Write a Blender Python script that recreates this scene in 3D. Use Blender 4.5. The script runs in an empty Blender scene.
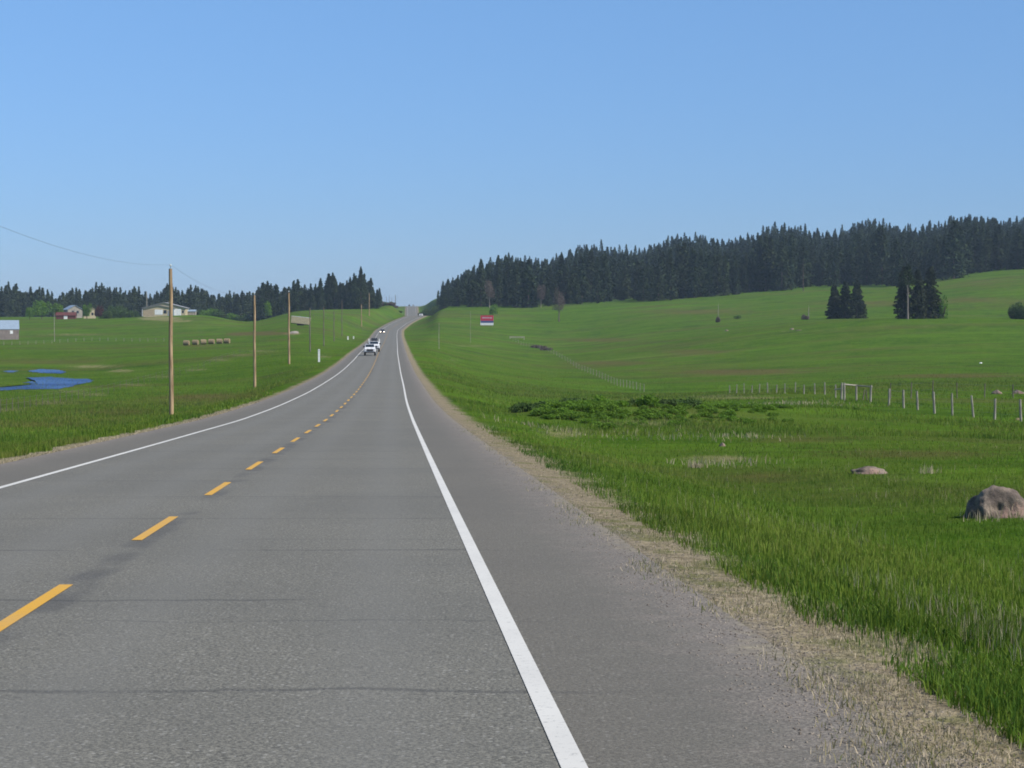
import bpy, bmesh, math, random
import numpy as np
from mathutils import Vector, Matrix, noise as mnoise

random.seed(11)
rng = np.random.default_rng(11)
S = bpy.context.scene
C = S.collection

# ------------------------------------------------------------------ camera
CAM_H = 1.74          # metres above the road
F = 2000.0            # focal length in pixels of a 1024 wide frame
PITCH = math.atan(54 / F)
cam_d = bpy.data.cameras.new('camera')
cam = bpy.data.objects.new('camera', cam_d)
C.objects.link(cam)
cam.location = (0, 0, CAM_H)
cam.rotation_euler = (math.pi / 2 - PITCH, 0, 0)
cam_d.sensor_width = 36
cam_d.lens = 36 * F / 1024
cam_d.clip_start = 0.1
cam_d.clip_end = 20000
S.camera = cam
S.render.resolution_x, S.render.resolution_y = 1024, 768

# ------------------------------------------------------------------ light
SUN_EL = math.radians(42)
SUN_AZ = math.radians(119)      # clockwise from +Y: to the right and behind the camera
world = bpy.data.worlds.new('World')
S.world = world
world.use_nodes = True
wn = world.node_tree.nodes
bg = wn['Background']
sky = wn.new('ShaderNodeTexSky')
sky.sky_type = 'NISHITA'
sky.sun_disc = False
sky.sun_elevation = SUN_EL
sky.sun_rotation = SUN_AZ
sky.altitude = 900
sky.air_density = 1.0
sky.dust_density = 0.15
sky.ozone_density = 2.5
# the clear upland air keeps the low sky blue: tint by elevation only
tcw = wn.new('ShaderNodeTexCoord'); sep = wn.new('ShaderNodeSeparateXYZ')
rmp = wn.new('ShaderNodeValToRGB'); mul = wn.new('ShaderNodeMix'); mul.data_type = 'RGBA'; mul.blend_type = 'MULTIPLY'
mul.inputs[0].default_value = 1.0
for p, c in ((0.0, (.35, .46, .76)), (0.06, (.42, .56, .82)), (0.17, (.59, .77, .98)), (0.6, (.85, .90, .95))):
    e = rmp.color_ramp.elements[0] if p == 0 else rmp.color_ramp.elements[-1] if p == .6 else rmp.color_ramp.elements.new(p)
    e.position = p; e.color = (*c, 1)
WL = world.node_tree.links
WL.new(tcw.outputs['Generated'], sep.inputs[0]); WL.new(sep.outputs[2], rmp.inputs[0])
WL.new(sky.outputs[0], mul.inputs[6]); WL.new(rmp.outputs[0], mul.inputs[7]); WL.new(mul.outputs[2], bg.inputs[0])
bg.inputs[1].default_value = 0.09
sun_d = bpy.data.lights.new('sun', 'SUN')
sun_d.energy = 3.4
sun_d.angle = math.radians(0.53)
sun_d.color = (1.0, 0.95, 0.88)
sun = bpy.data.objects.new('sun', sun_d)
C.objects.link(sun)
sd = Vector((math.sin(SUN_AZ) * math.cos(SUN_EL), math.cos(SUN_AZ) * math.cos(SUN_EL), math.sin(SUN_EL)))
sun.rotation_euler = (-sd).to_track_quat('-Z', 'Y').to_euler()
sun.location = (20, -20, 40)
S.view_settings.view_transform = 'Standard'
S.view_settings.look = 'None'
S.view_settings.exposure = 0.62
S.view_settings.gamma = 1.0
S.view_settings.use_curve_mapping = False
try:
    S.cycles.filter_width = 1.8
    S.cycles.max_bounces = 6
    S.cycles.volume_bounces = 0
except Exception:
    pass

# ------------------------------------------------------------------ materials
class NT:
    def __init__(s, name, rough=0.9, spec=0.2):
        s.m = bpy.data.materials.new(name)
        s.m.use_nodes = True
        s.t = s.m.node_tree
        s.n = s.t.nodes
        s.b = s.n['Principled BSDF']
        s.b.inputs['Roughness'].default_value = rough
        s.b.inputs['Specular IOR Level'].default_value = spec
    def L(s, a, b): s.t.links.new(a, b)
    def coord(s, scale=(1, 1, 1), kind='Object'):
        tc = s.n.new('ShaderNodeTexCoord')
        mp = s.n.new('ShaderNodeMapping')
        mp.inputs['Scale'].default_value = scale
        s.L(tc.outputs[kind], mp.inputs[0])
        return mp.outputs[0]
    def noise(s, vec, scale=1.0, detail=4, rough=0.55):
        n = s.n.new('ShaderNodeTexNoise')
        n.inputs['Scale'].default_value = scale
        n.inputs['Detail'].default_value = detail
        n.inputs['Roughness'].default_value = rough
        s.L(vec, n.inputs['Vector'])
        return n.outputs['Fac']
    def ramp(s, fac, lo, hi):
        r = s.n.new('ShaderNodeMapRange')
        r.interpolation_type = 'SMOOTHSTEP'
        r.inputs['From Min'].default_value = lo
        r.inputs['From Max'].default_value = hi
        s.L(fac, r.inputs['Value'])
        return r.outputs['Result']
    def mix(s, fac, a, b):
        x = s.n.new('ShaderNodeMix')
        x.data_type = 'RGBA'
        for v, i in ((fac, 0), (a, 6), (b, 7)):
            if isinstance(v, (int, float)): x.inputs[i].default_value = v
            elif isinstance(v, tuple): x.inputs[i].default_value = (*v, 1)
            else: s.L(v, x.inputs[i])
        return x.outputs[2]
    def math(s, op, a, b=0.0, c=0.0):
        x = s.n.new('ShaderNodeMath')
        x.operation = op
        for v, i in ((a, 0), (b, 1), (c, 2)):
            if isinstance(v, (int, float)): x.inputs[i].default_value = v
            else: s.L(v, x.inputs[i])
        return x.outputs[0]
    def attr(s, name, out='Fac'):
        a = s.n.new('ShaderNodeAttribute')
        a.attribute_name = name
        return a.outputs[out]
    def base(s, c):
        if isinstance(c, tuple): s.b.inputs['Base Color'].default_value = (*c, 1)
        else: s.L(c, s.b.inputs['Base Color'])
        return s
    def bump(s, h, dist=0.02, strength=1.0):
        b = s.n.new('ShaderNodeBump')
        b.inputs['Distance'].default_value = dist
        b.inputs['Strength'].default_value = strength
        s.L(h, b.inputs['Height'])
        s.L(b.outputs[0], s.b.inputs['Normal'])
        return s

def varied(name, a, b, scale=1.0, rough=0.9, spec=0.2, bump=0.0, stretch=(1, 1, 1), lo=0.35, hi=0.65):
    t = NT(name, rough, spec)
    v = t.coord(stretch)
    f = t.noise(v, scale)
    t.base(t.mix(t.ramp(f, lo, hi), a, b))
    if bump: t.bump(t.noise(v, scale * 4), bump)
    return t.m

def ground_mat():
    t = NT('field_grass', 1.0, 0.0)
    v = t.coord()
    vs = t.coord((0.012, 0.035, 0.02))
    vm = t.coord((0.05, 0.11, 0.1))
    edge = t.attr('edge')
    side = t.attr('side')
    green = t.mix(t.ramp(t.noise(vm, 1.0, 5, 0.6), 0.33, 0.67), (0.040, 0.098, 0.010), (0.072, 0.142, 0.012))
    green = t.mix(t.ramp(t.noise(v, 0.9, 4, 0.65), 0.35, 0.7), green, t.mix(0.5, green, (0.115, 0.175, 0.026)))
    # the field turns from lush to thin in long bands
    green = t.mix(t.math('MULTIPLY', t.ramp(t.noise(vs, 1.0, 6, 0.6), 0.47, 0.64), 0.62), green, (0.098, 0.090, 0.034))
    mid = t.noise(t.coord((0.22, 0.30, 0.3)), 1.0, 6, 0.7)
    green = t.mix(t.math('MULTIPLY', t.ramp(mid, 0.50, 0.66), 0.6), green, (0.105, 0.195, 0.022))
    green = t.mix(t.math('MULTIPLY', t.ramp(mid, 0.46, 0.30), 0.5), green, (0.036, 0.082, 0.014))
    blot = t.noise(t.coord((0.055, 0.045, 0.05)), 1.0, 6, 0.72)
    green = t.mix(t.math('MULTIPLY', t.ramp(blot, 0.50, 0.64), 0.55), green, (0.100, 0.140, 0.024))
    green = t.mix(t.math('MULTIPLY', t.ramp(blot, 0.46, 0.34), 0.55), green, (0.034, 0.074, 0.014))
    vs3 = t.coord((0.007, 0.028, 0.02))
    green = t.mix(t.math('MULTIPLY', t.ramp(t.noise(vs3, 2.3, 5, 0.55), 0.50, 0.66), 0.4), green, (0.105, 0.205, 0.018))
    vs2 = t.coord((0.009, 0.05, 0.02))
    green = t.mix(t.math('MULTIPLY', t.ramp(t.noise(vs2, 1.7, 5, 0.6), 0.56, 0.72), 0.40), green, (0.15, 0.18, 0.050))
    # near the camera the soil between the blades shows
    fine = t.noise(v, 14.0, 3, 0.7)
    green = t.mix(t.math('MULTIPLY', t.ramp(fine, 0.5, 0.75), 0.35), green, (0.06, 0.07, 0.02))
    dry = t.attr('dry')
    dn = t.math('ADD', dry, t.math('MULTIPLY', t.math('SUBTRACT', t.noise(t.coord((.5, .25, .3)), 1.0, 5, .7), 0.5), 1.4))
    green = t.mix(t.math('MULTIPLY', t.ramp(dn, 0.35, 0.9), 0.75), green, (0.25, 0.22, 0.11))
    brn = t.math('ADD', t.attr('brown'), t.math('MULTIPLY', t.math('SUBTRACT', t.noise(t.coord((.12, .2, .3)), 1.0, 5, .7), 0.5), 1.2))
    green = t.mix(t.math('MULTIPLY', t.ramp(brn, 0.30, 1.0), 0.75), green, (0.125, 0.095, 0.042))
    # dry straw and gravel beside the pavement
    n1 = t.noise(v, 0.55, 5, 0.6)
    n2 = t.noise(v, 6.0, 4, 0.7)
    wob = t.math('ADD', t.math('MULTIPLY', t.math('SUBTRACT', n1, 0.5), 1.3), t.math('MULTIPLY', t.math('SUBTRACT', n2, 0.5), 0.9))
    e2 = t.math('ADD', edge, wob)
    straw = t.mix(t.ramp(t.noise(v, 9.0, 4, 0.7), 0.3, 0.7), (0.19, 0.155, 0.10), (0.37, 0.31, 0.205))
    straw = t.mix(t.math('MULTIPLY', t.ramp(t.noise(v, 1.2, 3), 0.52, 0.68), 0.6), straw, (0.12, 0.14, 0.04))
    gravel = t.mix(t.ramp(t.noise(v, 34.0, 3, 0.8), 0.35, 0.7), (0.15, 0.13, 0.11), (0.33, 0.29, 0.24))
    verge = t.mix(t.ramp(e2, -0.35, 0.3), gravel, straw)
    wid = t.math('ADD', 0.45, t.math('MULTIPLY', side, 0.40))
    k = t.ramp(t.math('SUBTRACT', e2, wid), -0.25, 0.35)
    t.base(t.mix(k, verge, green))
    t.bump(t.math('ADD', t.noise(v, 5.0, 5, 0.7), t.math('MULTIPLY', t.noise(v, 30.0, 2), 0.3)), 0.10)
    return t.m

def asphalt_mat():
    t = NT('asphalt', 0.85, 0.35)
    v = t.coord()
    lat = t.attr('lat')          # metres from the centre line
    lon = t.attr('lon')
    g = t.noise(v, 48.0, 2, 0.8)
    g2 = t.noise(v, 16.0, 3, 0.7)
    big = t.noise(v, 0.25, 4)
    c = t.mix(t.ramp(g, 0.36, 0.64), (0.078, 0.074, 0.060), (0.255, 0.241, 0.193))
    c = t.mix(t.math('MULTIPLY', t.ramp(g2, 0.35, 0.7), 0.5), c, (0.155, 0.147, 0.119))
    vo = t.n.new('ShaderNodeTexVoronoi')
    vo.inputs['Scale'].default_value = 30.0
    t.L(v, vo.inputs['Vector'])
    sep = t.n.new('ShaderNodeSeparateColor'); t.L(vo.outputs['Color'], sep.inputs[0])
    peb = t.math('MULTIPLY', t.ramp(sep.outputs[0], 0.76, 0.9), t.ramp(vo.outputs['Distance'], 0.42, 0.22))
    c = t.mix(t.math('MULTIPLY', peb, 0.7), c, (0.40, 0.385, 0.34))
    c = t.mix(t.math('MULTIPLY', t.ramp(big, 0.35, 0.65), 0.32), c, (0.118, 0.114, 0.097))
    # paler traffic lanes, darker and browner shoulders
    al = t.math('ABSOLUTE', lat)
    wheel = t.math('ABSOLUTE', t.math('SUBTRACT', t.math('ABSOLUTE', t.math('SUBTRACT', al, 1.75)), 0.85))
    c = t.mix(t.math('MULTIPLY', t.ramp(wheel, 0.6, 0.0), 0.34), c, (0.189, 0.183, 0.158))
    sh = t.ramp(al, 3.45, 3.65)
    c = t.mix(t.math('MULTIPLY', sh, 0.45), c, (0.130, 0.112, 0.086))
    # sealed seam under the centre line
    wob = t.math('MULTIPLY', t.math('SUBTRACT', t.noise(v, 0.8, 3), 0.5), 0.25)
    seam = t.ramp(t.math('ABSOLUTE', t.math('ADD', t.math('SUBTRACT', lat, 0.09), wob)), 0.22, 0.06)
    c = t.mix(t.math('MULTIPLY', seam, t.math('MULTIPLY', t.ramp(t.noise(v, 0.5, 2), 0.4, 0.6), 0.45)), c, (0.06, 0.058, 0.056))
    # transverse shrinkage cracks: irregular spacing, wavering
    cw = t.math('MULTIPLY', t.math('SUBTRACT', t.noise(v, 0.7, 4, 0.6), 0.5), 0.55)
    for per, off, w, amt in ((4.55, 0.30, 0.05, 0.42), (7.3, 4.0, 0.03, 0.26)):
        q = t.math('ADD', t.math('ADD', lon, off), cw)
        fr = t.math('ABSOLUTE', t.math('SUBTRACT', t.math('FRACT', t.math('DIVIDE', q, per)), 0.5))
        dm = t.math('MULTIPLY', fr, per)
        f = t.ramp(dm, w * 1.5, w * 0.4)
        br = t.math('MULTIPLY', t.ramp(t.noise(v, 0.33, 2), 0.38, 0.5), t.ramp(al, 4.2, 3.3))
        f = t.math('MULTIPLY', t.math('MULTIPLY', f, br), amt)
        c = t.mix(f, c, (0.035, 0.034, 0.034))
    # crumbling outer edge
    c = t.mix(t.ramp(t.math('ADD', t.math('MAXIMUM', t.math('ADD', lat, 0.18), al), t.math('MULTIPLY', t.math('SUBTRACT', t.noise(v, 2.5, 5, 0.7), 0.5), 1.6)), 4.3, 5.5), c, t.mix(t.ramp(g, 0.4, 0.65), (0.14, 0.12, 0.10), (0.30, 0.26, 0.21)))
    er = t.math('ADD', lat, t.math('ADD', t.math('MULTIPLY', t.math('SUBTRACT', t.noise(v, 0.9, 5, 0.7), 0.5), 1.1), t.math('MULTIPLY', t.math('SUBTRACT', t.noise(v, 7.0, 4, 0.7), 0.5), 0.8)))
    c = t.mix(t.ramp(er, 4.95, 5.4), c, t.mix(t.ramp(t.noise(v, 11.0, 4, 0.7), 0.35, 0.7), (0.19, 0.16, 0.11), (0.36, 0.31, 0.21)))
    t.base(c)
    t.bump(t.math('ADD', g, t.math('MULTIPLY', g2, 0.5)), 0.006)
    return t.m

def paint_mat(name, a, wear):
    t = NT(name, 0.6, 0.3)
    v = t.coord()
    f = t.ramp(t.noise(v, 22.0, 5, 0.8), 0.55, 0.70)
    g = t.ramp(t.noise(v, 0.8, 4), 0.35, 0.75)
    c = t.mix(t.math('MULTIPLY', g, 0.16), a, (0.30, 0.29, 0.27))
    t.base(t.mix(t.math('MULTIPLY', f, wear), c, (0.15, 0.147, 0.14)))
    return t.m

def foliage_mat(name, a, b, trans=0.12, scale=0.35):
    t = NT(name, 0.85, 0.1)
    oi = t.n.new('ShaderNodeObjectInfo')
    v = t.coord()
    f = t.noise(v, scale, 4, 0.7)
    c = t.mix(t.ramp(f, 0.3, 0.7), a, b)
    c = t.mix(t.math('MULTIPLY', t.ramp(t.noise(v, 0.13, 2), 0.45, 0.62), 0.6), c, tuple(x * .5 for x in a))
    c2 = t.mix(0.6, c, tuple(0.5 * (x + y) for x, y in zip(b, (0.10, 0.085, 0.05))))
    c = t.mix(t.math('MULTIPLY', oi.outputs['Random'], 0.55), c, c2)
    t.base(c)
    if trans:
        tr = t.n.new('ShaderNodeBsdfTranslucent')
        t.L(c, tr.inputs[0])
        ms = t.n.new('ShaderNodeMixShader')
        ms.inputs[0].default_value = trans
        t.L(t.b.outputs[0], ms.inputs[1]); t.L(tr.outputs[0], ms.inputs[2])
        t.L(ms.outputs[0], t.n['Material Output'].inputs[0])
    return t.m

def blade_mat(name):
    t = NT(name, 0.7, 0.12)
    c = t.attr('tint', 'Color')
    t.L(c, t.b.inputs['Base Color'])
    tr = t.n.new('ShaderNodeBsdfTranslucent')
    t.L(c, tr.inputs[0])
    ms = t.n.new('ShaderNodeMixShader')
    ms.inputs[0].default_value = 0.3
    t.L(t.b.outputs[0], ms.inputs[1]); t.L(tr.outputs[0], ms.inputs[2])
    t.L(ms.outputs[0], t.n['Material Output'].inputs[0])
    return t.m

def plain(name, c, rough=0.5, spec=0.4, metal=0.0):
    t = NT(name, rough, spec)
    t.b.inputs['Metallic'].default_value = metal
    v = t.coord()
    d = tuple(x * 0.82 for x in c)
    t.base(t.mix(t.ramp(t.noise(v, 2.5, 4), 0.35, 0.7), c, d))
    return t.m

def water_mat():
    t = NT('pond_water', 0.35, 0.04)
    v = t.coord((0.10, 0.05, 1))
    t.base(t.mix(t.ramp(t.noise(v, 1.0, 4, 0.6), 0.42, 0.6), (0.012, 0.042, 0.16), (0.042, 0.10, 0.25)))  # blue of the reflected sky painted into the base colour; specular nearly off
    t.bump(t.noise(t.coord((0.6, 0.25, 1)), 1.4, 4, 0.6), 0.10)
    return t.m

def rock_mat():
    t = NT('boulder_stone', 0.9, 0.15)
    v = t.coord()
    c = t.mix(t.ramp(t.noise(v, 3.2, 5, 0.65), 0.38, 0.62), (0.12, 0.095, 0.078), (0.27, 0.215, 0.165))
    c = t.mix(t.math('MULTIPLY', t.ramp(t.noise(v, 1.7, 3), 0.54, 0.62), 0.5), c, (0.32, 0.19, 0.15))
    c = t.mix(t.ramp(t.noise(v, 14.0, 4, 0.7), 0.6, 0.72), c, (0.07, 0.06, 0.055))
    t.base(c)
    t.bump(t.noise(v, 12.0, 5, 0.7), 0.03)
    return t.m

M = dict(
    ground=ground_mat(), asphalt=asphalt_mat(),
    white_paint=paint_mat('white_road_paint', (0.70, 0.675, 0.60), 0.6),
    yellow_paint=paint_mat('yellow_road_paint', (0.70, 0.375, 0.03), 0.5),
    conifer=foliage_mat('conifer_needles', (0.019, 0.038, 0.018), (0.060, 0.088, 0.032), 0.08),
    conifer_near=foliage_mat('dark_conifer_needles', (0.020, 0.034, 0.018), (0.055, 0.070, 0.030), 0.08, 0.8),
    leaf=foliage_mat('broad_leaves', (0.10, 0.21, 0.03), (0.17, 0.30, 0.045), 0.3),
    shrub=foliage_mat('shrub_leaves', (0.10, 0.21, 0.022), (0.18, 0.31, 0.034), 0.35, 1.5),
    dark_shrub=foliage_mat('dark_shrub_leaves', (0.045, 0.090, 0.022), (0.085, 0.14, 0.036), 0.15, 1.5),
    brown_twigs=foliage_mat('bare_twigs', (0.10, 0.075, 0.06), (0.17, 0.13, 0.11), 0.0, 1.5),
    red_leaf=foliage_mat('purple_leaves', (0.07, 0.025, 0.02), (0.12, 0.045, 0.035), 0.15, 1.5),
    bark=varied('bark', (0.07, 0.05, 0.035), (0.14, 0.105, 0.08), 2.0, bump=0.02, stretch=(2, 2, .3)),
    dead_bark=varied('weathered_bark', (0.22, 0.19, 0.16), (0.36, 0.32, 0.27), 2.0, bump=0.02, stretch=(2, 2, .3)),
    grey_bark=varied('grey_bark', (0.13, 0.11, 0.095), (0.25, 0.215, 0.18), 2.0, bump=0.02, stretch=(2, 2, .3)),
    pole=varied('pole_wood', (0.20, 0.13, 0.07), (0.44, 0.31, 0.18), 1.5, bump=0.01, stretch=(6, 6, .45)),
    dark_pole=varied('old_pole_wood', (0.10, 0.085, 0.065), (0.18, 0.15, 0.12), 1.5, stretch=(6, 6, .45)),
    post=varied('fence_wood', (0.20, 0.18, 0.15), (0.37, 0.34, 0.27), 3.0, bump=0.01, stretch=(4, 4, .6)),
    rail=varied('rail_wood', (0.26, 0.23, 0.19), (0.40, 0.36, 0.29), 3.0, bump=0.01, stretch=(.6, 4, 4)),
    wire=plain('galvanised_wire', (0.20, 0.20, 0.21), 0.5, 0.5, 0.4),
    insulator=plain('glass_insulator', (0.55, 0.62, 0.62), 0.2, 0.6),
    rock=rock_mat(),
    water=water_mat(),
    cream=plain('cream_siding', (0.52, 0.43, 0.27), 0.8, 0.2),
    tan=plain('tan_siding', (0.42, 0.33, 0.22), 0.8, 0.2),
    white=plain('white_boards', (0.80, 0.80, 0.78), 0.7, 0.2),
    roof=plain('grey_shingles', (0.30, 0.30, 0.31), 0.9, 0.1),
    blue_roof=plain('pale_blue_sheet_roof', (0.30, 0.38, 0.46), 0.55, 0.3, 0.1),
    barn=varied('weathered_boards', (0.17, 0.14, 0.125), (0.26, 0.215, 0.19), 2.0, stretch=(3, 3, .3)),
    red=plain('red_boards', (0.13, 0.045, 0.038), 0.8, 0.2),
    glass=plain('window_glass', (0.02, 0.03, 0.04), 0.08, 0.6),
    dirt=varied('bare_earth', (0.22, 0.12, 0.06), (0.34, 0.22, 0.13), 1.0, bump=0.05),
    hay=varied('hay', (0.20, 0.155, 0.08), (0.30, 0.235, 0.13), 3.0, bump=0.04),
    car_white=plain('white_car_paint', (0.82, 0.82, 0.82), 0.25, 0.5),
    car_dark=plain('dark_car_paint', (0.035, 0.037, 0.045), 0.25, 0.5),
    car_silver=plain('silver_car_paint', (0.45, 0.46, 0.48), 0.3, 0.5, 0.5),
    black=plain('black_plastic', (0.02, 0.02, 0.02), 0.6, 0.3),
    tyre=plain('rubber', (0.018, 0.018, 0.018), 0.9, 0.2),
    rim=plain('wheel_rim', (0.45, 0.45, 0.46), 0.35, 0.5, 0.7),
    sign_red=plain('red_sign_paint', (0.52, 0.035, 0.06), 0.6, 0.3),
    sign_blue=plain('blue_sign_paint', (0.07, 0.10, 0.24), 0.6, 0.3),
    sign_pale=plain('pale_sign_lettering', (0.55, 0.50, 0.58), 0.6, 0.3),
    blade=blade_mat('grass_blades'),
)
def lamp_mat(name, c, e):
    t = NT(name, 0.2, 0.5)
    t.base(c)
    t.b.inputs['Emission Color'].default_value = (*c, 1)
    t.b.inputs['Emission Strength'].default_value = e
    return t.m
M['lamp_on'] = lamp_mat('headlight_lit', (1.0, 0.86, 0.68), 6.0)
M['lamp_off'] = plain('headlight_glass', (0.6, 0.6, 0.62), 0.15, 0.6)
M['tail'] = plain('tail_light', (0.4, 0.02, 0.02), 0.3, 0.5)

# ------------------------------------------------------------------ helpers
def mesh(name, verts, faces, mat, parent=None, smooth=False):
    me = bpy.data.meshes.new(name)
    me.from_pydata([tuple(v) for v in verts], [], faces)
    me.materials.append(mat) if mat else None
    if smooth:
        me.polygons.foreach_set('use_smooth', [True] * len(me.polygons))
    me.update()
    o = bpy.data.objects.new(name, me)
    C.objects.link(o)
    o.parent = parent
    return o

def np_mesh(name, V, faces_flat, nv, mat, parent=None, smooth=False):
    """V (n,3); faces_flat: int array of loops; nv: vertices per face (array)"""
    me = bpy.data.meshes.new(name)
    me.vertices.add(len(V)); me.vertices.foreach_set('co', np.asarray(V, np.float32).ravel())
    me.loops.add(len(faces_flat)); me.loops.foreach_set('vertex_index', np.asarray(faces_flat, np.int32))
    starts = np.concatenate(([0], np.cumsum(nv)[:-1])).astype(np.int32)
    me.polygons.add(len(nv)); me.polygons.foreach_set('loop_start', starts)
    me.polygons.foreach_set('loop_total', np.asarray(nv, np.int32))
    if smooth: me.polygons.foreach_set('use_smooth', np.ones(len(nv), bool))
    me.materials.append(mat) if mat else None
    me.update(calc_edges=True)
    o = bpy.data.objects.new(name, me)
    C.objects.link(o)
    o.parent = parent
    return o

def tag(o, label=None, cat=None, group=None, kind=None):
    if label: o['label'] = label
    if cat: o['category'] = cat
    if group: o['group'] = group
    if kind: o['kind'] = kind
    return o

def thing(name, label, cat, loc=(0, 0, 0), rz=0.0, group=None, scale=1.0):
    o = bpy.data.objects.new(name, None)
    C.objects.link(o)
    o.empty_display_size = 0.3
    o.location = loc
    o.rotation_euler = (0, 0, rz)
    o.scale = (scale,) * 3
    return tag(o, label, cat, group)

def dup(root, loc, rz=0.0, scale=1.0, label=None, group=None):
    r = root.copy(); C.objects.link(r)
    r.location = loc; r.rotation_euler = (0, 0, rz)
    r.scale = (scale,) * 3 if isinstance(scale, (int, float)) else scale
    if label: r['label'] = label
    if group: r['group'] = group
    for ch in root.children:
        c = ch.copy(); C.objects.link(c); c.parent = r
        for g in ch.children:
            d = g.copy(); C.objects.link(d); d.parent = c
    return r

class MB:
    def __init__(s): s.v = []; s.f = []
    def add(s, vs, fs):
        n = len(s.v); s.v += [tuple(v) for v in vs]; s.f += [tuple(i + n for i in f) for f in fs]
    def box(s, x0, x1, y0, y1, z0, z1):
        s.add([(x, y, z) for z in (z0, z1) for y in (y0, y1) for x in (x0, x1)],
              [(0, 2, 3, 1), (4, 5, 7, 6), (0, 1, 5, 4), (2, 6, 7, 3), (0, 4, 6, 2), (1, 3, 7, 5)])
    def tube(s, p0, p1, r0, r1=None, n=8):
        r1 = r0 if r1 is None else r1
        p0, p1 = Vector(p0), Vector(p1)
        d = (p1 - p0).normalized()
        a = d.orthogonal().normalized(); b = d.cross(a)
        vs = []
        for p, r in ((p0, r0), (p1, r1)):
            for k in range(n):
                t = 2 * math.pi * k / n
                vs.append(p + a * math.cos(t) * r + b * math.sin(t) * r)
        fs = [(k, (k + 1) % n, n + (k + 1) % n, n + k) for k in range(n)]
        fs += [tuple(range(n))[::-1], tuple(range(n, 2 * n))]
        s.add(vs, fs)
    def quad(s, a, b, c, d): s.add([a, b, c, d], [(0, 1, 2, 3)])
    def prism(s, poly, x0, x1, axis='x'):
        """poly: list of (a, b) extruded between x0 and x1"""
        n = len(poly)
        if axis == 'x': vs = [(x, a, b) for x in (x0, x1) for a, b in poly]
        else: vs = [(a, x, b) for x in (x0, x1) for a, b in poly]
        s.add(vs, [tuple(range(n)), tuple(range(n, 2 * n))[::-1]] + [(k, n + k, n + (k + 1) % n, (k + 1) % n) for k in range(n)])
    def build(s, name, mat, parent=None, smooth=False, bevel=0.0):
        o = mesh(name, s.v, s.f, mat, parent, smooth)
        bm = bmesh.new(); bm.from_mesh(o.data)
        bmesh.ops.recalc_face_normals(bm, faces=bm.faces)
        if bevel:
            bmesh.ops.bevel(bm, geom=[e for e in bm.edges], offset=bevel, segments=2, affect='EDGES', clamp_overlap=True)
        bm.to_mesh(o.data); bm.free()
        return o

# ------------------------------------------------------------------ land form
def pchip(xs, ys, x):
    xs = np.asarray(xs, float); ys = np.asarray(ys, float)
    h = np.diff(xs); d = np.diff(ys, axis=0) / (h if ys.ndim == 1 else h[:, None])
    m = np.zeros_like(ys)
    for k in range(1, len(xs) - 1):
        a, b = d[k - 1], d[k]
        w1, w2 = 2 * h[k] + h[k - 1], h[k] + 2 * h[k - 1]
        with np.errstate(divide='ignore', invalid='ignore'):
            hm = (w1 + w2) / (w1 / np.where(a == 0, 1e-9, a) + w2 / np.where(b == 0, 1e-9, b))
        m[k] = np.where(a * b > 0, hm, 0)
    m[0], m[-1] = d[0], d[-1]
    x = np.clip(np.asarray(x, float), xs[0], xs[-1])
    i = np.clip(np.searchsorted(xs, x) - 1, 0, len(xs) - 2)
    t = (x - xs[i]) / h[i]
    if ys.ndim == 2: t = t[:, None]; hh = h[i][:, None]
    else: hh = h[i]
    t2, t3 = t * t, t ** 3
    return (2 * t3 - 3 * t2 + 1) * ys[i] + (t3 - 2 * t2 + t) * hh * m[i] + (-2 * t3 + 3 * t2) * ys[i + 1] + (t3 - t2) * hh * m[i + 1]

# centre line of the road: (distance, lateral position, height relative to the camera)
ROAD = [(-80, 2.08, .18), (0, -2.72, -1.74), (31, -4.58, -2.49), (63, -6.48, -3.25), (85, -7.78, -3.74), (120, -9.86, -4.28),
        (157, -12.0, -4.62), (237, -16.75, -4.92), (300, -20.5, -4.75), (372, -24.8, -4.3), (500, -32.2, -3.65), (650, -40.9, -2.6), (740, -46, -1.25), (830, -50.3, 0.4),
        (930, -52.0, 3.25), (1010, -50.9, 6.1), (1080, -50.4, 7.7), (1200, -56.4, 6.5), (1400, -68.6, 5.5), (1600, -80.0, 11.0),
        (1850, -92.8, 22.0), (2200, -110, 24.0), (3000, -150, 10.0), (9000, -450, -5.0)]
RY = np.array([r[0] for r in ROAD], float)
def road_x(Y): return pchip(RY, [r[1] for r in ROAD], Y)
def road_z(Y): return pchip(RY, [r[2] for r in ROAD], Y) + CAM_H

COLS = [-900, -300, 0, 100, 200, 250, 300, 370, 396, 425, 440, 550, 650, 800, 900, 1024, 1400, 2200]
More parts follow.
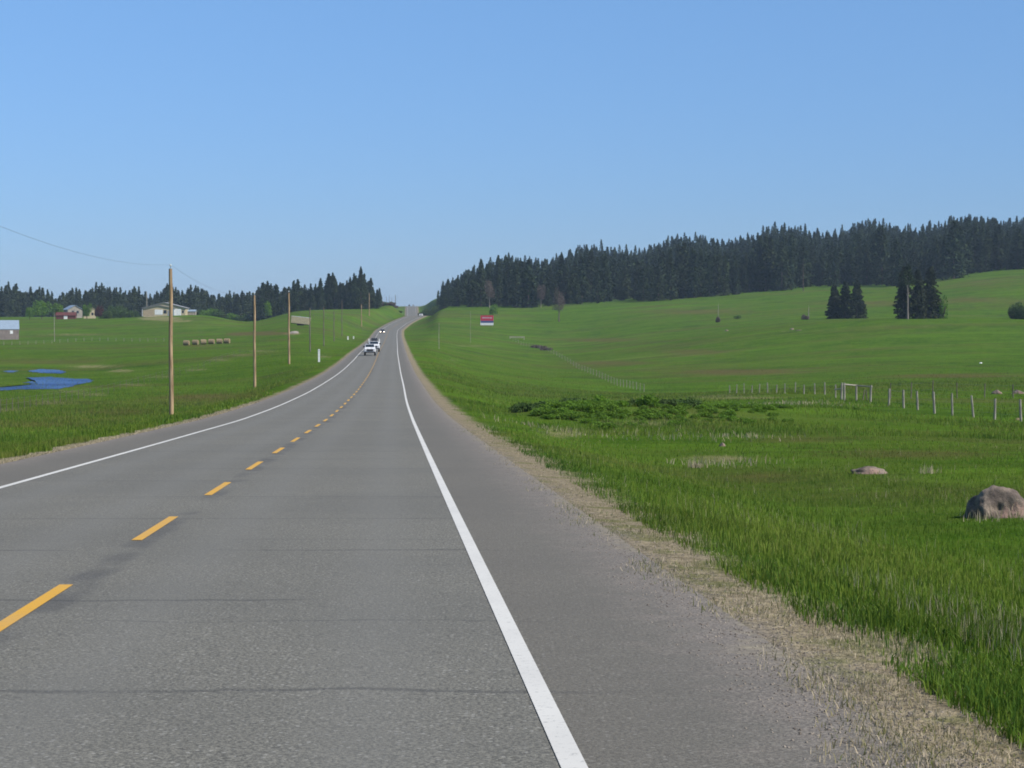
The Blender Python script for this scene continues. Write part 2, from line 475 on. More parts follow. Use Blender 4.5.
# rows: distance, then for each column the height relative to the camera
def yrow(Y, px): return [(330 - p) * Y / 2000 for p in px]
TAB = [
    (-80, [-1.2] * 18),
    (0, [-2.4] * 18),
    (60, [-3.9] * 18),
    (100, [-5.5, -5.5, -5.4, -5.4, -5.3, -5.2, -5.2, -5.0, -4.9, -4.8, -4.8, -4.8, -4.85, -4.8, -4.9, -5.1, -5.2, -5.2]),
    (150, [-6.5, -6.5, -6.4, -6.4, -6.4, -6.2, -6.0, -5.6, -5.4, -5.6, -5.8, -6.0, -6.0, -5.55, -5.75, -5.8, -6.0, -6.0]),
    (230, [-7.4, -7.3, -7.3, -7.3, -7.2, -7.0, -6.6, -6.2, -6.0, -6.0, -6.3, -7.3, -7.6, -7.0, -6.5, -6.3, -6.3, -6.3]),
    (320, [-7.6, -7.6, -7.55, -7.5, -6.4, -5.4, -4.6, -4.8, -4.8, -5.6, -6.4, -8.8, -9.7, -8.9, -7.8, -7.4, -7, -7]),
    (450, [-5.6, -5.6, -5.6, -5.6, -4.6, -4.2, -3.7, -4.2, -4.4, -4.8, -5.2, -9.4, -8.8, -6.8, -5.6, -5.0, -4, -4]),
    (600, yrow(600, [345, 345, 345, 344, 340, 337, 332, 338, 338, 338, 341, 355, 345, 326, 318.6, 318.6, 316, 316])),
    (700, yrow(700, [338, 338, 337, 335, 331, 329, 323, 332, 334, 334, 334, 346, 336, 321, 317.5, 318, 316, 316])),
    (820, yrow(820, [325, 325, 323, 320.5, 315, 322, 315, 324, 326, 326, 323, 330, 320, 308, 303, 291, 285, 280])),
    (1000, yrow(1000, [318, 318, 318, 317.5, 317, 322, 311, 309.5, 310, 314, 309, 305.5, 300, 289, 284, 270, 262, 255])),
    (1200, yrow(1200, [317, 317, 317, 316.5, 316.5, 319, 312, 309, 304.6, 312, 306, 299, 291, 278, 273, 261, 252, 245])),
    (1600, yrow(1600, [318, 318, 318, 317, 316, 316, 314, 311, 310, 307, 300, 283, 272, 259, 255, 247, 240, 235])),
    (1850, yrow(1850, [320, 320, 320, 320, 319, 318, 317, 312, 307, 304, 298, 284, 275, 264, 260, 253, 246, 243])),
    (2600, [6, 6, 6, 6, 6, 6, 8, 12, 14, 14, 16, 25, 30, 36, 40, 42, 45, 45]),
    (9000, [-20] * 18),
]
TY = np.array([r[0] for r in TAB], float)
TZ = np.array([r[1] for r in TAB], float)
def terrain(X, Y):
    X = np.atleast_1d(np.asarray(X, float)); Y = np.atleast_1d(np.asarray(Y, float))
    shp = np.broadcast(X, Y).shape
    X = np.broadcast_to(X, shp).ravel(); Y = np.broadcast_to(Y, shp).ravel()
    prof = pchip(TY, TZ, Y)                                    # (n, cols)
    u = 512 + 2000 * X / np.maximum(Y, 40)
    u = np.clip(u, COLS[0], COLS[-1])
    cx = np.array(COLS, float)
    i = np.clip(np.searchsorted(cx, u) - 1, 0, len(cx) - 2)
    t = (u - cx[i]) / (cx[i + 1] - cx[i])
    # Catmull-Rom style smoothing over unequal columns
    r = np.arange(len(u))
    p1, p2 = prof[r, i], prof[r, i + 1]
    i0, i3 = np.maximum(i - 1, 0), np.minimum(i + 2, len(cx) - 1)
    h = cx[i + 1] - cx[i]
    m1 = (p2 - prof[r, i0]) / (cx[i + 1] - cx[i0]) * h
    m2 = (prof[r, i3] - p1) / (cx[i3] - cx[i]) * h
    lim = 3 * np.abs(p2 - p1)
    m1 = np.clip(m1, -lim, lim); m2 = np.clip(m2, -lim, lim)
    t2, t3 = t * t, t ** 3
    z = (2 * t3 - 3 * t2 + 1) * p1 + (t3 - 2 * t2 + t) * m1 + (-2 * t3 + 3 * t2) * p2 + (t3 - t2) * m2
    # gentle undulation
    amp = np.clip((Y - 20) / 200, 0.05, 1.0)
    z = z + amp * (0.10 * np.sin(X * .09 + Y * .031) * np.sin(Y * .047 - X * .02) + 0.04 * np.sin(X * .31 + 1.3) * np.sin(Y * .17))
    # overgrown bank in the field on the right
    ax, ay, bx, by = 1.5, 104.0, 21.0, 126.0
    L2 = (bx - ax) ** 2 + (by - ay) ** 2
    s = np.clip(((X - ax) * (bx - ax) + (Y - ay) * (by - ay)) / L2, 0, 1)
    dd = np.hypot(X - ax - s * (bx - ax), (Y - ay - s * (by - ay)) * 0.55)
    z = z + 1.05 * np.exp(-(dd / 2.6) ** 2) * (1 - 0.75 * s)
    # flat wet ground round the ponds
    uu = 512 + 2000 * X / np.maximum(Y, 40)
    pk = np.clip((uu + 120) / 60, 0, 1) * np.clip((125 - uu) / 30, 0, 1) * np.clip((Y - 225) / 20, 0, 1) * np.clip((440 - Y) / 40, 0, 1)
    z = z * (1 - pk) + (-7.55) * pk
    z = z + CAM_H
    # meet the road embankment
    t = X - road_x(Y)
    a = np.abs(t) - 5.2
    rz = road_z(Y)
    w = np.interp(Y, [0, 60, 150, 350, 800, 950], [7, 7, 8, 11, 15, 12])
    k = np.clip((a - 0.9) / w, 0, 1)
    k = k * k * (3 - 2 * k)
    edge = rz + 0.001 - 0.05 * np.clip(a, 0, 3)
    z = np.where(a < 0.9, edge, edge * (1 - k) + z * k)
    z = np.where(a < -0.01, rz - 0.03, z)
    # shallow ditch beside the near pavement
    z = z - 0.30 * np.exp(-((a - 5.0) / 1.8) ** 2) * np.clip(1 - Y / 260, 0, 1)
    return z.reshape(shp)

def gz(X, Y): return float(terrain(X, Y)[0])
def at(px, Y):
    """a place on the ground, from the bearing it has in the photograph and its distance"""
    X = (px - 512) * Y / F
    return Vector((X, Y, gz(X, Y)))

_YS = np.exp(np.linspace(math.log(25), math.log(1300), 900))
def atp(px, py, lo=25):
    """the nearest place beyond lo whose ground is seen at this height of the photograph"""
    Y = _YS[_YS >= lo]
    z = terrain((px - 512) * Y / F, Y) - CAM_H
    y = 330 - 2000 * z / Y
    k = np.argmax(y <= py)
    if y[k] > py: k = int(np.argmin(y))
    return at(px, float(Y[k]))
rows = np.concatenate([np.arange(-60, 60, 0.6), 60 * np.exp(np.arange(0, math.log(9000 / 60), 0.0105))])
tt = np.concatenate([np.linspace(-5.2, 5.2, 9), 5.2 + np.cumsum(0.22 * 1.052 ** np.arange(0, 150))])
tpos = tt[tt > 5.21]
tcol = np.concatenate([-tpos[::-1], np.linspace(-5.2, 5.2, 9), tpos])
tcol = tcol[np.abs(tcol) < 5200]
RR, TT = np.meshgrid(rows, tcol, indexing='ij')
XX = road_x(RR.ravel()).reshape(RR.shape) + TT
ZZ = terrain(XX, RR)
V = np.stack([XX, RR, ZZ], -1).reshape(-1, 3)
nr, nc = RR.shape
ii = (np.arange(nr - 1)[:, None] * nc + np.arange(nc - 1)[None, :]).ravel()
FF = np.stack([ii, ii + 1, ii + nc + 1, ii + nc], -1)
ground = np_mesh('ground', V, FF.ravel(), np.full(len(FF), 4), M['ground'], smooth=True)
at1 = ground.data.attributes.new('edge', 'FLOAT', 'POINT'); at1.data.foreach_set('value', (np.abs(TT) - 5.2).ravel().astype(np.float32))
at2 = ground.data.attributes.new('side', 'FLOAT', 'POINT'); at2.data.foreach_set('value', (TT > 0).ravel().astype(np.float32))
DRY = [(160, 318.5, 22, 1.8, 1.7), (292, 333.5, 9, 1.4, 1.5), (95, 366.5, 35, 2.0, .95), (120, 371, 14, 1.6, 1.2), (70, 391.5, 28, 1.8, .7), (70, 334.5, 70, 1.6, .65), (180, 321, 18, 1.6, 1.0),
       (745, 398, 60, 2.0, .8), (640, 424, 60, 4, .6), (560, 434, 30, 6, .7), (720, 459, 40, 5, .75), (697, 466, 8, 3, .9), (920, 326, 60, 1.2, .45), (800, 331, 30, 1, .7),
       (475, 346, 40, 1.4, .6), (455, 360, 12, 3, .5), (850, 340, 70, 1.4, .45), (640, 371, 30, 1.5, .3), (322, 357, 16, 2.5, .6), (235, 345, 60, 2, .4), (900, 480, 40, 5, .5), (840, 490, 30, 5, .5)]
for a_, b_ in zip([(0, 412), (50, 405), (94, 396), (131, 386), (164, 378), (199, 371), (220, 361), (242, 356), (262, 352)], range(9)):
    DRY.append((a_[0], a_[1] - 1, 24, 2.0, .65))
BRN = [(600, 340, 70, 3, .9), (610, 363, 60, 3, .9), (690, 352, 70, 5, .8), (735, 372, 90, 4, 1.0), (950, 376, 90, 3, .9), (870, 303, 120, 4, .8), (960, 300, 80, 4, .9), (980, 283, 120, 9, .6),
       (700, 312, 90, 4, .8), (850, 320, 40, 2, .5), (900, 455, 160, 8, .8), (800, 440, 90, 7, .7), (760, 478, 60, 8, .6), (60, 362, 90, 3, .7), (200, 397, 70, 5, .9), (120, 412, 60, 6, .7), (60, 425, 70, 6, .5), (280, 340, 40, 2.5, .6), (330, 330, 40, 3, .5), (520, 378, 50, 4, .5), (980, 430, 60, 5, .5)]
def patches(lst, X, Y, Z):
    with np.errstate(all='ignore'):
        pu = 512 + 2000 * X / np.maximum(Y, 5); pv = 330 - 2000 * (Z - CAM_H) / np.maximum(Y, 5)
        a = np.zeros(np.shape(X))
        for (cu, cy, wu, wy, st) in lst:
            a = np.maximum(a, st * np.exp(-((pu - cu) / wu) ** 2 - ((pv - cy) / wy) ** 2))
    return np.where(Y > 30, a, 0)
dryv = patches(DRY, XX, RR, ZZ); brnv = patches(BRN + [(262, 333.5, 34, 2.0, 1.6), (238, 334, 14, 2, 1.4), (200, 346, 30, 2, .8)], XX, RR, ZZ)
for nm, av in (('dry', dryv), ('brown', brnv)):
    a_ = ground.data.attributes.new(nm, 'FLOAT', 'POINT'); a_.data.foreach_set('value', av.ravel().astype(np.float32))
tag(ground, kind='structure')

def strip(name, Ys, offs, dz, mat):
    Ys = np.asarray(Ys, float)
    rx, rz = road_x(Ys), road_z(Ys)
    A = np.array(offs, float)
    X = rx[:, None] + A[None, :]
    Z = np.broadcast_to(rz[:, None] + dz, X.shape)
    Y = np.broadcast_to(Ys[:, None], X.shape)
    V = np.stack([X, Y, Z], -1).reshape(-1, 3)
    nc = len(A); nr = len(Ys)
    ii = (np.arange(nr - 1)[:, None] * nc + np.arange(nc - 1)[None, :]).ravel()
    FF = np.stack([ii, ii + 1, ii + nc + 1, ii + nc], -1)
    o = np_mesh(name, V, FF.ravel(), np.full(len(FF), 4), mat, smooth=True)
    a = o.data.attributes.new('lat', 'FLOAT', 'POINT'); a.data.foreach_set('value', np.broadcast_to(A[None, :], X.shape).ravel().astype(np.float32))
    a = o.data.attributes.new('lon', 'FLOAT', 'POINT'); a.data.foreach_set('value', Y.ravel().astype(np.float32))
    tag(o, kind='structure')
    return o
rr = rows[rows < 2600]
strip('road', rr, np.linspace(-5.2, 5.2, 21), 0.004, M['asphalt'])
strip('edge_line', rr[rr < 2000], [-3.56, -3.44], 0.009, M['white_paint'])
strip('edge_line', rr[rr < 2000], [3.47, 3.59], 0.009, M['white_paint'])
# yellow centre dashes, one sheet of paint marks
dv, df = [], []
for k in range(-3, 190):
    y1 = 16.75 + 8.27 * k; y0 = y1 - 3.65
    if 1085 < y0 < 1600: continue
    ys = np.linspace(y0, y1, 5); rx, rz = road_x(ys), road_z(ys)
    n = len(dv)
    for a, b, c in zip(ys, rx, rz): dv += [(b - .075, a, c + .0095), (b + .040, a, c + .0095)]
    df += [(n + 2 * j, n + 2 * j + 1, n + 2 * j + 3, n + 2 * j + 2) for j in range(4)]
tag(mesh('centre_line_marking', dv, df, M['yellow_paint']), kind='structure')

# ------------------------------------------------------------------ water
def pond(name, pts, z, kind='structure'):
    n = len(pts)
    v = [(x, y, z) for x, y in pts]
    cx = sum(p[0] for p in pts) / n; cy = sum(p[1] for p in pts) / n
    v.append((cx, cy, z))
    o = mesh(name, v, [(k, (k + 1) % n, n) for k in range(n)], M['water'])
    return tag(o, kind=kind)
def pond_px(name, outline, z):
    pts = []
    for px, py in outline:
        Y = 2000 * (CAM_H - z) / (py - 330)
        pts.append(((px - 512) * Y / F, Y))
    # refine and roughen the shore
    out = []
    for i in range(len(pts)):
        a, b = Vector(pts[i]), Vector(pts[(i + 1) % len(pts)])
        for k in range(5):
            p = a.lerp(b, k / 5)
            out.append((p.x + random.uniform(-.25, .25), p.y + random.uniform(-1, 1)))
    return pond(name, out, z)
WZ = -7.50 + CAM_H
pond_px('pond', [(-30, 391), (0, 390.5), (20, 389), (58, 389), (75, 385.2), (93, 381), (90, 379), (70, 378.4), (50, 376.8), (27, 377.6), (35, 380.4), (24, 382.6), (34, 384.4), (14, 386.6), (-30, 389.4)], WZ)
pond_px('pond', [(28, 371), (40, 369), (58, 370), (66, 372), (60, 373.6), (38, 372.6)], WZ)
pond_px('pond', [(1, 371.4), (10, 370.3), (19, 371), (12, 372.3)], WZ)

# ------------------------------------------------------------------ foliage builders
def cards(P, size, flat=0.0, aspect=1.0, rg=rng):
    """one randomly turned quad per point; flat 0..1 leans them to the horizontal"""
    n = len(P)
    a = rg.normal(size=(n, 3)); a[:, 2] *= (1 - flat); a /= np.linalg.norm(a, axis=1)[:, None]
    b = rg.normal(size=(n, 3)); b[:, 2] *= (1 - flat)
    b -= (a * b).sum(1)[:, None] * a; b /= np.linalg.norm(b, axis=1)[:, None]
    sz = (size * rg.uniform(0.6, 1.3, n))[:, None]
    a = a * sz * aspect; b = b * sz
    V = np.stack([P - a, P - b * .7, P + a, P + b * .7], 1).reshape(-1, 3)
    return V

def conifer_pts(H, R, n, bare=0.06, droop=0.25, rg=rng, ragged=0.35, pw=.82):
    lev = (np.arange(int(H * 3)) + rg.uniform(0, 1, int(H * 3))) / int(H * 3)
    P = []
    nb = len(lev) * 5
    per = max(2, n // nb)
    ang0 = 0
    for l in lev:
        h = (bare + (1 - bare) * l) * H
        Lr = R * (1 - l) ** pw * (0.75 + 0.25 * min(1, l * 6)) + 0.12
        for k in range(5):
            ang = rg.uniform(0, 2 * math.pi)
            L = Lr * (1 - ragged * rg.uniform(0, 1))
            s = rg.uniform(0.12, 1, per) ** 0.7
            r = s * L
            z = h - droop * r * s + rg.normal(0, .12, per)
            side = rg.normal(0, 0.12, per) * (r + .5)
            P.append(np.stack([r * math.cos(ang) - side * math.sin(ang), r * math.sin(ang) + side * math.cos(ang), z], 1))
    return np.concatenate(P)

def quads_obj(name, V, mat, parent=None):
    n = len(V) // 4
    return np_mesh(name, V, np.arange(4 * n), np.full(n, 4), mat, parent)

def trunk(H, r, mat, parent, lean=0.0, limbs=0, limb_r=1.0):
    m = MB()
    segs = 6
    pts = [Vector((lean * (k / segs) ** 2 * H, math.sin(k * 1.7) * r * .4, H * k / segs)) for k in range(segs + 1)]
    for k in range(segs):
        m.tube(pts[k], pts[k + 1], r * (1 - k / segs * .85), r * (1 - (k + 1) / segs * .85), 7)
    for k in range(limbs):
        f = random.uniform(.3, .95); b = Vector((lean * f * f * H, 0, f * H)); a = random.uniform(0, 6.28); L = limb_r * random.uniform(.5, 1) * (1.2 - f)
        e = b + Vector((math.cos(a) * L, math.sin(a) * L, L * random.uniform(.1, .8)))
        m.tube(b, e, r * .35 * (1.1 - f), r * .1, 5)
    return m.build('trunk', mat, parent)

def conifer(name, label, cat, H, R, n, size, mat, loc, group=None, bare=.06, ragged=.35, rz=0, drp=.25, pw=.82):
    t = thing(name, label, cat, loc, rz, group)
    quads_obj('crown', cards(conifer_pts(H, R, n, bare, drp, ragged=ragged, pw=pw), size, 0.45), mat, t)
    trunk(H * .97, H * .014 + .05, M['bark'], t)
    return t

def bush_pts(n, rx, ry, rz_, lobes=7, rg=rng):
    c = rg.uniform(-1, 1, (lobes, 3)) * np.array([rx, ry, rz_ * .5]) * .6
    c[:, 2] = rz_ * (0.45 + .35 * rg.uniform(-1, 1, lobes))
    k = rg.integers(0, lobes, n)
    d = rg.normal(size=(n, 3)); d /= np.linalg.norm(d, axis=1)[:, None]
    rad = rg.uniform(.35, 1, n) ** .5
    P = c[k] + d * rad[:, None] * np.array([rx, ry, rz_]) * .48
    P[:, 2] = np.abs(P[:, 2])
    return P

def shrub(name, label, cat, rx, ry, h, n, size, mat, loc, group=None, rz=0, lobes=7):
    t = thing(name, label, cat, loc, rz, group)
    quads_obj('foliage', cards(bush_pts(n, rx, ry, h, lobes), size, 0.0), mat, t)
    m = MB()
    for k in range(5):
        a = random.uniform(0, 6.28)
        m.tube((0, 0, -.1), (math.cos(a) * rx * .5, math.sin(a) * ry * .5, h * .6), .03 * h, .01 * h, 5)
    m.build('stem', M['bark'], t)
    return t

def broad_tree(name, label, H, R, n, size, mat, loc, group=None):
    t = thing(name, label, 'tree', loc, random.uniform(0, 6), group)
    P = bush_pts(n, R, R, H * .75, 12); P[:, 2] += H * .22
    quads_obj('crown', cards(P, size, 0.0), mat, t)
    trunk(H * .7, H * .02 + .06, M['bark'], t, 0, 8, R)
    return t

# ------------------------------------------------------------------ forests
# (bearing, distance) scatter; the largest in view are trees of their own, the rest one mass
def scatter(u0, u1, front, back, dx, dy, rg):
    out = []
    Y = front
    while Y < back:
        u = u0 + rg.uniform(0, dx * 2000 / Y)
        while u < u1:
            out.append((u + rg.normal(0, 1.2), Y + rg.normal(0, dy * .45)))
            u += dx * 2000 / Y * rg.uniform(.6, 1.45)
        Y += dy
    return out
def keep_right(u, Y):
    rb = 437 + 6 * math.sin(Y / 90) + (10 if Y > 1350 else 0)
    if u < rb + (6 if Y < 1110 else 0): return False
    front = 995 + 14 * math.sin(u / 31) + 8 * math.sin(u / 9.7) - (22 if 640 < u < 700 else 0) + (40 if u < 470 else 0)
    return Y > front
def keep_left(u, Y):
    if u > 381: return False
    front = 1130 + 20 * math.sin(u / 23) if u < 262 else 1030 + 14 * math.sin(u / 17)
    return Y > front
r2 = np.random.default_rng(5)
right_all = [p for p in scatter(430, 1330, 965, 1720, 7.5, 14, r2) if keep_right(*p)]
left_all = [p for p in scatter(-260, 384, 1015, 1400, 5.6, 11, r2) if keep_left(*p)]
def hgt_right(u, Y, rg):
    h = 12.5 + 14 * rg.beta(2, 2.2)
    h *= 1 + .13 * math.sin(u / 15) + .08 * math.sin(u / 6.3 + Y / 40)
    if u < 510: h *= 0.66 + .34 * max(0, (u - 440) / 70)
    if u > 760: h *= 1.03
    return h
def hgt_left(u, Y, rg):
    h = 9.5 + 9.5 * rg.beta(2, 2.3)
    h *= 1 + .12 * math.sin(u / 13) + .08 * math.sin(u / 5.1)
    if 350 < u < 366: h += 1.5
    if u > 372: h *= .75
    return h
def vis_key_r(p): return p[1] + (0 if -10 < p[0] < 1034 else 5000)
right_all.sort(key=vis_key_r)
left_all.sort(key=vis_key_r)
NR, NL = 195, 78
protos = []
for k, (H, R, n, rag, bare) in enumerate(((21, 6.2, 2800, .60, .02), (23, 4.8, 2500, .7, .05), (16, 6.0, 2400, .55, .02), (25, 5.4, 3000, .7, .03), (19, 5.0, 2200, .65, .05))):
    protos.append((H, R, n, rag, bare))
proto_obj = []
def place_forest(pts, hfun, label, group, rg):
    for (u, Y) in pts:
        k = int(rg.integers(0, len(protos)))
        H, R, n, rag, bare = protos[k]
        p = at(u, Y); p.z -= .3
        h = hfun(u, Y, rg)
        sc = h / H; sw = sc * rg.uniform(.85, 1.15)
        if len(proto_obj) <= k or proto_obj[k] is None:
            while len(proto_obj) <= k: proto_obj.append(None)
            t = conifer('conifer_tree', label, 'conifer', H, R, n, .50, M['conifer'], p, group, bare, rag)
            t.scale = (sw, sw, sc); proto_obj[k] = t
        else:
            dup(proto_obj[k], p, rg.uniform(0, 6.28), (sw, sw, sc), label, group)
place_forest(right_all[:NR], hgt_right, 'dark conifer in the forest edge along the top of the right-hand hillside', 'conifers along the hillside forest edge', r2)
place_forest(left_all[:NL], hgt_left, 'dark conifer in the low forest behind the fields left of the road', 'conifers of the low forest on the left', r2)
conifer('conifer_tree', 'tallest spired conifer near the right end of the left forest', 'conifer', 21.5, 5.6, 3600, .42, M['conifer'], at(361, 1026), None, .03, .5)
conifer('conifer_tree', 'tall slim conifer just left of the tallest spire in the left forest', 'conifer', 18.5, 4.2, 2600, .42, M['conifer'], at(354.3, 1034), None, .05, .5)
conifer('conifer_tree', 'single tall conifer spire standing above the middle of the left forest', 'conifer', 17.5, 3.8, 2600, .42, M['conifer'], at(334.5, 1040), None, .05, .5)
def mass(name, label, pts, hfun, rg, nq):
    Vs = []
    for (u, Y) in pts:
        p = at(u, Y)
        H = hfun(u, Y, rg)
        R = H * rg.uniform(.20, .32)
        P = conifer_pts(H, R, nq, .05, .3, rg, .45)
        Vs.append(cards(P + np.array([p.x, p.y, p.z - .3]), .52, .4, rg=rg))
    o = quads_obj(name, np.concatenate(Vs), M['conifer'])
    tag(o, label, 'forest', kind='stuff')
mass('conifer_forest', 'dense dark conifer forest rising behind the edge trees on the right', right_all[NR:], hgt_right, r2, 330)
mass('conifer_forest', 'dark conifer forest behind the first trees on the left', left_all[NL:], hgt_left, r2, 380)

# single trees in the right-hand pasture
nearC = M['conifer_near']
conifer('conifer_tree', 'broad dark conifer, leftmost of the close trio standing alone in the right pasture', 'conifer', 12.0, 4.3, 7000, .36, nearC, atp(834, 319, 480), None, .0, .55, 1, .25, .6)
conifer('conifer_tree', 'dark conifer in the middle of the close trio alone in the right pasture', 'conifer', 13.0, 4.6, 7500, .36, nearC, atp(845, 318.6, 490), None, .0, .6, 2, .25, .62)
conifer('conifer_tree', 'broad dark conifer, rightmost of the close trio standing alone in the right pasture', 'conifer', 13.0, 4.6, 7500, .36, nearC, atp(856.5, 318.6, 480), None, .0, .55, 3, .25, .6)
conifer('conifer_tree', 'dark conifer left of the pale bare trunk in the pasture clump', 'conifer', 15.5, 4.0, 8000, .32, nearC, at(903, 602), None, .0, .45, 3, .25, .6)
conifer('conifer_tree', 'dark conifer in the middle of the pasture clump, right of the pale bare trunk', 'conifer', 14.5, 4.8, 9500, .32, nearC, at(917, 598), None, .0, .5, 4, .25, .6)
conifer('conifer_tree', 'tall dark conifer next to the light green bush in the pasture clump', 'conifer', 15.5, 5.2, 10500, .32, nearC, at(930, 601), None, .0, .5, 5, .25, .6)
shrub('leafy_bush', 'light green leafy bush at the right foot of the pasture tree clump', 'bush', 2.0, 2.0, 6.0, 1800, .22, M['leaf'], at(942.5, 600))
t = thing('conifer_tree', 'old pine with a pale bare trunk and thin brownish crown in the pasture clump', 'pine', at(907.5, 592))
trunk(16.0, .32, M['grey_bark'], t, -.012, 12, 3.0)
P = conifer_pts(16.0, 3.4, 1700, .62, .1, ragged=.6)
quads_obj('crown', cards(P, .26, .3), M['conifer'], t)
shrub('dark_bush', 'low dark bush at the right border of the photo, left of its neighbour', 'bush', 3.0, 2.4, 3.6, 2600, .2, M['dark_shrub'], at(1012, 596))
shrub('dark_bush', 'low dark bush at the right border of the photo, cut by the edge', 'bush', 2.8, 2.4, 4.2, 2600, .2, M['dark_shrub'], at(1023, 590))

def snag(name, label, loc, H, r, lean, limbs, limb_r, twig=None, mat='dead_bark'):
    t = thing(name, label, 'dead tree', loc)
    trunk(H, r, M[mat], t, lean, limbs, limb_r)
    if twig:
        n, R = twig
        P = bush_pts(n, R, R, H * .62, 9); P[:, 2] += H * .40
        quads_obj('twigs', cards(P, .55, 0, .13), M['brown_twigs'], t)
    return t
snag('bare_tree', 'bare brownish tree standing alone in front of the hillside forest', atp(559, 322, 600), 13.0, .3, .0, 22, 3.0, (1500, 3.2), 'brown_twigs')
snag('dead_tree', 'thin dead snag rising from a dark bush in the pasture', atp(718, 322, 500), 7.5, .13, .02, 9, 1.4)
shrub('dark_bush', 'small round dark bush at the foot of the thin snag', 'bush', 1.3, 1.2, 2.3, 900, .16, M['brown_twigs'], atp(718, 322.5, 500))
snag('dead_tree', 'short pale dead trunk beside a grey bush left of the lone conifer trio', atp(808.5, 319, 500), 5.0, .2, .0, 6, 1.0)
shrub('grey_bush', 'small grey leafless bush left of the lone conifer trio', 'bush', 1.6, 1.2, 1.6, 700, .15, M['brown_twigs'], atp(805.5, 319.5, 500))
shrub('leafy_bush', 'small green bush in the pasture right of the snag with the dark bush', 'bush', 1.9, 1.0, 1.2, 700, .15, M['leaf'], atp(737, 319, 500))
broad_tree('broadleaf_tree', 'small light green tree behind the red, white and blue sign', 5.5, 2.4, 1500, .22, M['leaf'], at(493, 900))
snag('bare_tree', 'grey bare tree against the forest just above the roadside sign', at(489.5, 985), 13, .2, .0, 24, 3.5, (2200, 3.0), 'dead_bark')
snag('bare_tree', 'grey leafless tree in the forest edge right of the sign', at(541, 978), 10, .15, .0, 16, 2.2, (1800, 2.4), 'dead_bark')
snag('dead_tree', 'pale bare trunk among the forest edge above the lone conifer pair', at(803, 970), 15, .22, .0, 10, 1.5, None, 'bark')
for ko, (u, Y, w, h) in zip(('lowest and leftmost', 'second', 'third', 'rightmost'), ((424, 1150, 3.5, 2.6), (429, 1140, 4.0, 4.5), (434, 1120, 4.5, 4.5), (439, 1100, 4.5, 4.0))):
    shrub('roadside_bush', ko + ' dark bush on the right bank where the road dips out of sight', 'bush', w, 4, h, 1500, .32, M['dark_shrub'], at(u, Y), 'bushes on the right bank by the distant dip')
for k, (u, Y, w, h) in enumerate(((384, 1190, 3.5, 2.2), (389, 1185, 3.2, 1.8), (394, 1180, 3.2, 1.6), (399, 1175, 2.6, 1.0), (391, 1120, 3.2, 1.7))):
    shrub('roadside_bush', ('leftmost', 'second', 'third', 'rightmost', 'nearest')[k] + ' low bush on the left bank where the road dips out of sight', 'bush', w, 3, h, 1000, .28, M['dark_shrub'] if k % 2 else M['brown_twigs'], at(u, Y), 'bushes on the left bank by the distant dip')

# village trees and hedges on the left
broad_tree('broadleaf_tree', 'large rounded light green tree left of the red shed', 8.2, 4.6, 3500, .3, M['leaf'], at(42, 905))
broad_tree('broadleaf_tree', 'small light green tree left of the large rounded green tree', 5.0, 2.4, 1500, .25, M['leaf'], at(30, 900))
broad_tree('broadleaf_tree', 'darker green tree between the rounded green tree and the red shed', 7.0, 2.8, 2000, .28, M['shrub'], at(58.5, 925))
broad_tree('broadleaf_tree', 'green tree in front of the small cream building', 6.5, 2.0, 1800, .25, M['leaf'], at(87, 880))
broad_tree('broadleaf_tree', 'dark purple-leaved tree right of the small cream building', 5.2, 2.3, 1800, .25, M['red_leaf'], at(99, 890))
for k, (u, w, h) in enumerate(((107, 3.5, 3.6), (114, 3.6, 4.6), (121, 3.4, 4.4), (128, 3.0, 3.4), (134, 2.6, 2.6))):
    shrub('dark_bush', ('first', 'second', 'third', 'fourth', 'last')[k] + ' dark green bush from the left in the row left of the cream house', 'bush', w, 3, h, 1300, .26, M['dark_shrub'], at(u, 890 + 5 * k), 'bush row left of the cream house')
for k, (u, Y, w, h) in enumerate(((200, 1010, 5, 3.2), (210, 1005, 5.5, 4.0), (221, 1000, 5, 4.0), (232, 995, 4.6, 3.4), (243, 990, 4.5, 3.5))):
    shrub('hedge_bush', ('first', 'second', 'third', 'fourth', 'last')[k] + ' green bush from the left in the belt right of the cream house', 'bush', w, 4, h, 1500, .3, M['shrub'] if k % 2 else M['dark_shrub'], at(u, Y), 'bush belt right of the cream house')
broad_tree('broadleaf_tree', 'lighter green tree in front of the forest above the first hill', 8.0, 3.0, 1800, .3, M['shrub'], at(267, 1000))
for k, (u, Y) in enumerate(((262, 985), (256, 990))):
    conifer('conifer_tree', ('taller', 'shorter')[k] + ' conifer of two before the left forest at the foot of the green hill', 'conifer', 13 - 3 * k, 2.9, 2200, .34, M['conifer'], at(u, Y), 'two conifers before the left forest')

# ------------------------------------------------------------------ overgrown bank
bank_proto = [shrub('leafy_shrub', 'low bright green leafy shrub on the overgrown bank beside the road', 'shrub', .85, .75, .72, 900, .075, M['shrub'], at(600, 110), 'low shrubs on the overgrown bank'),
              shrub('leafy_shrub', 'low bright green leafy shrub on the overgrown bank beside the road', 'shrub', .75, .85, .62, 800, .07, M['shrub'], at(650, 110), 'low shrubs on the overgrown bank', lobes=5)]
dark_proto = [shrub('dark_shrub', 'low dark twiggy shrub on the ridge of the overgrown bank', 'shrub', .8, .7, .60, 800, .07, M['dark_shrub'], at(560, 112), 'dark shrubs on the ridge of the bank')]
r3 = np.random.default_rng(9)
spots = []
for k in range(230):
    u = 540 + 250 * r3.uniform(0, 1) ** 1.15; f = (u - 540) / 250
    Y = 104 + 15 * f + r3.normal(0, 4.6 + 1.0 * f)
    spots.append((u, Y, r3.uniform(.35, .85) * (1 - .4 * f)))
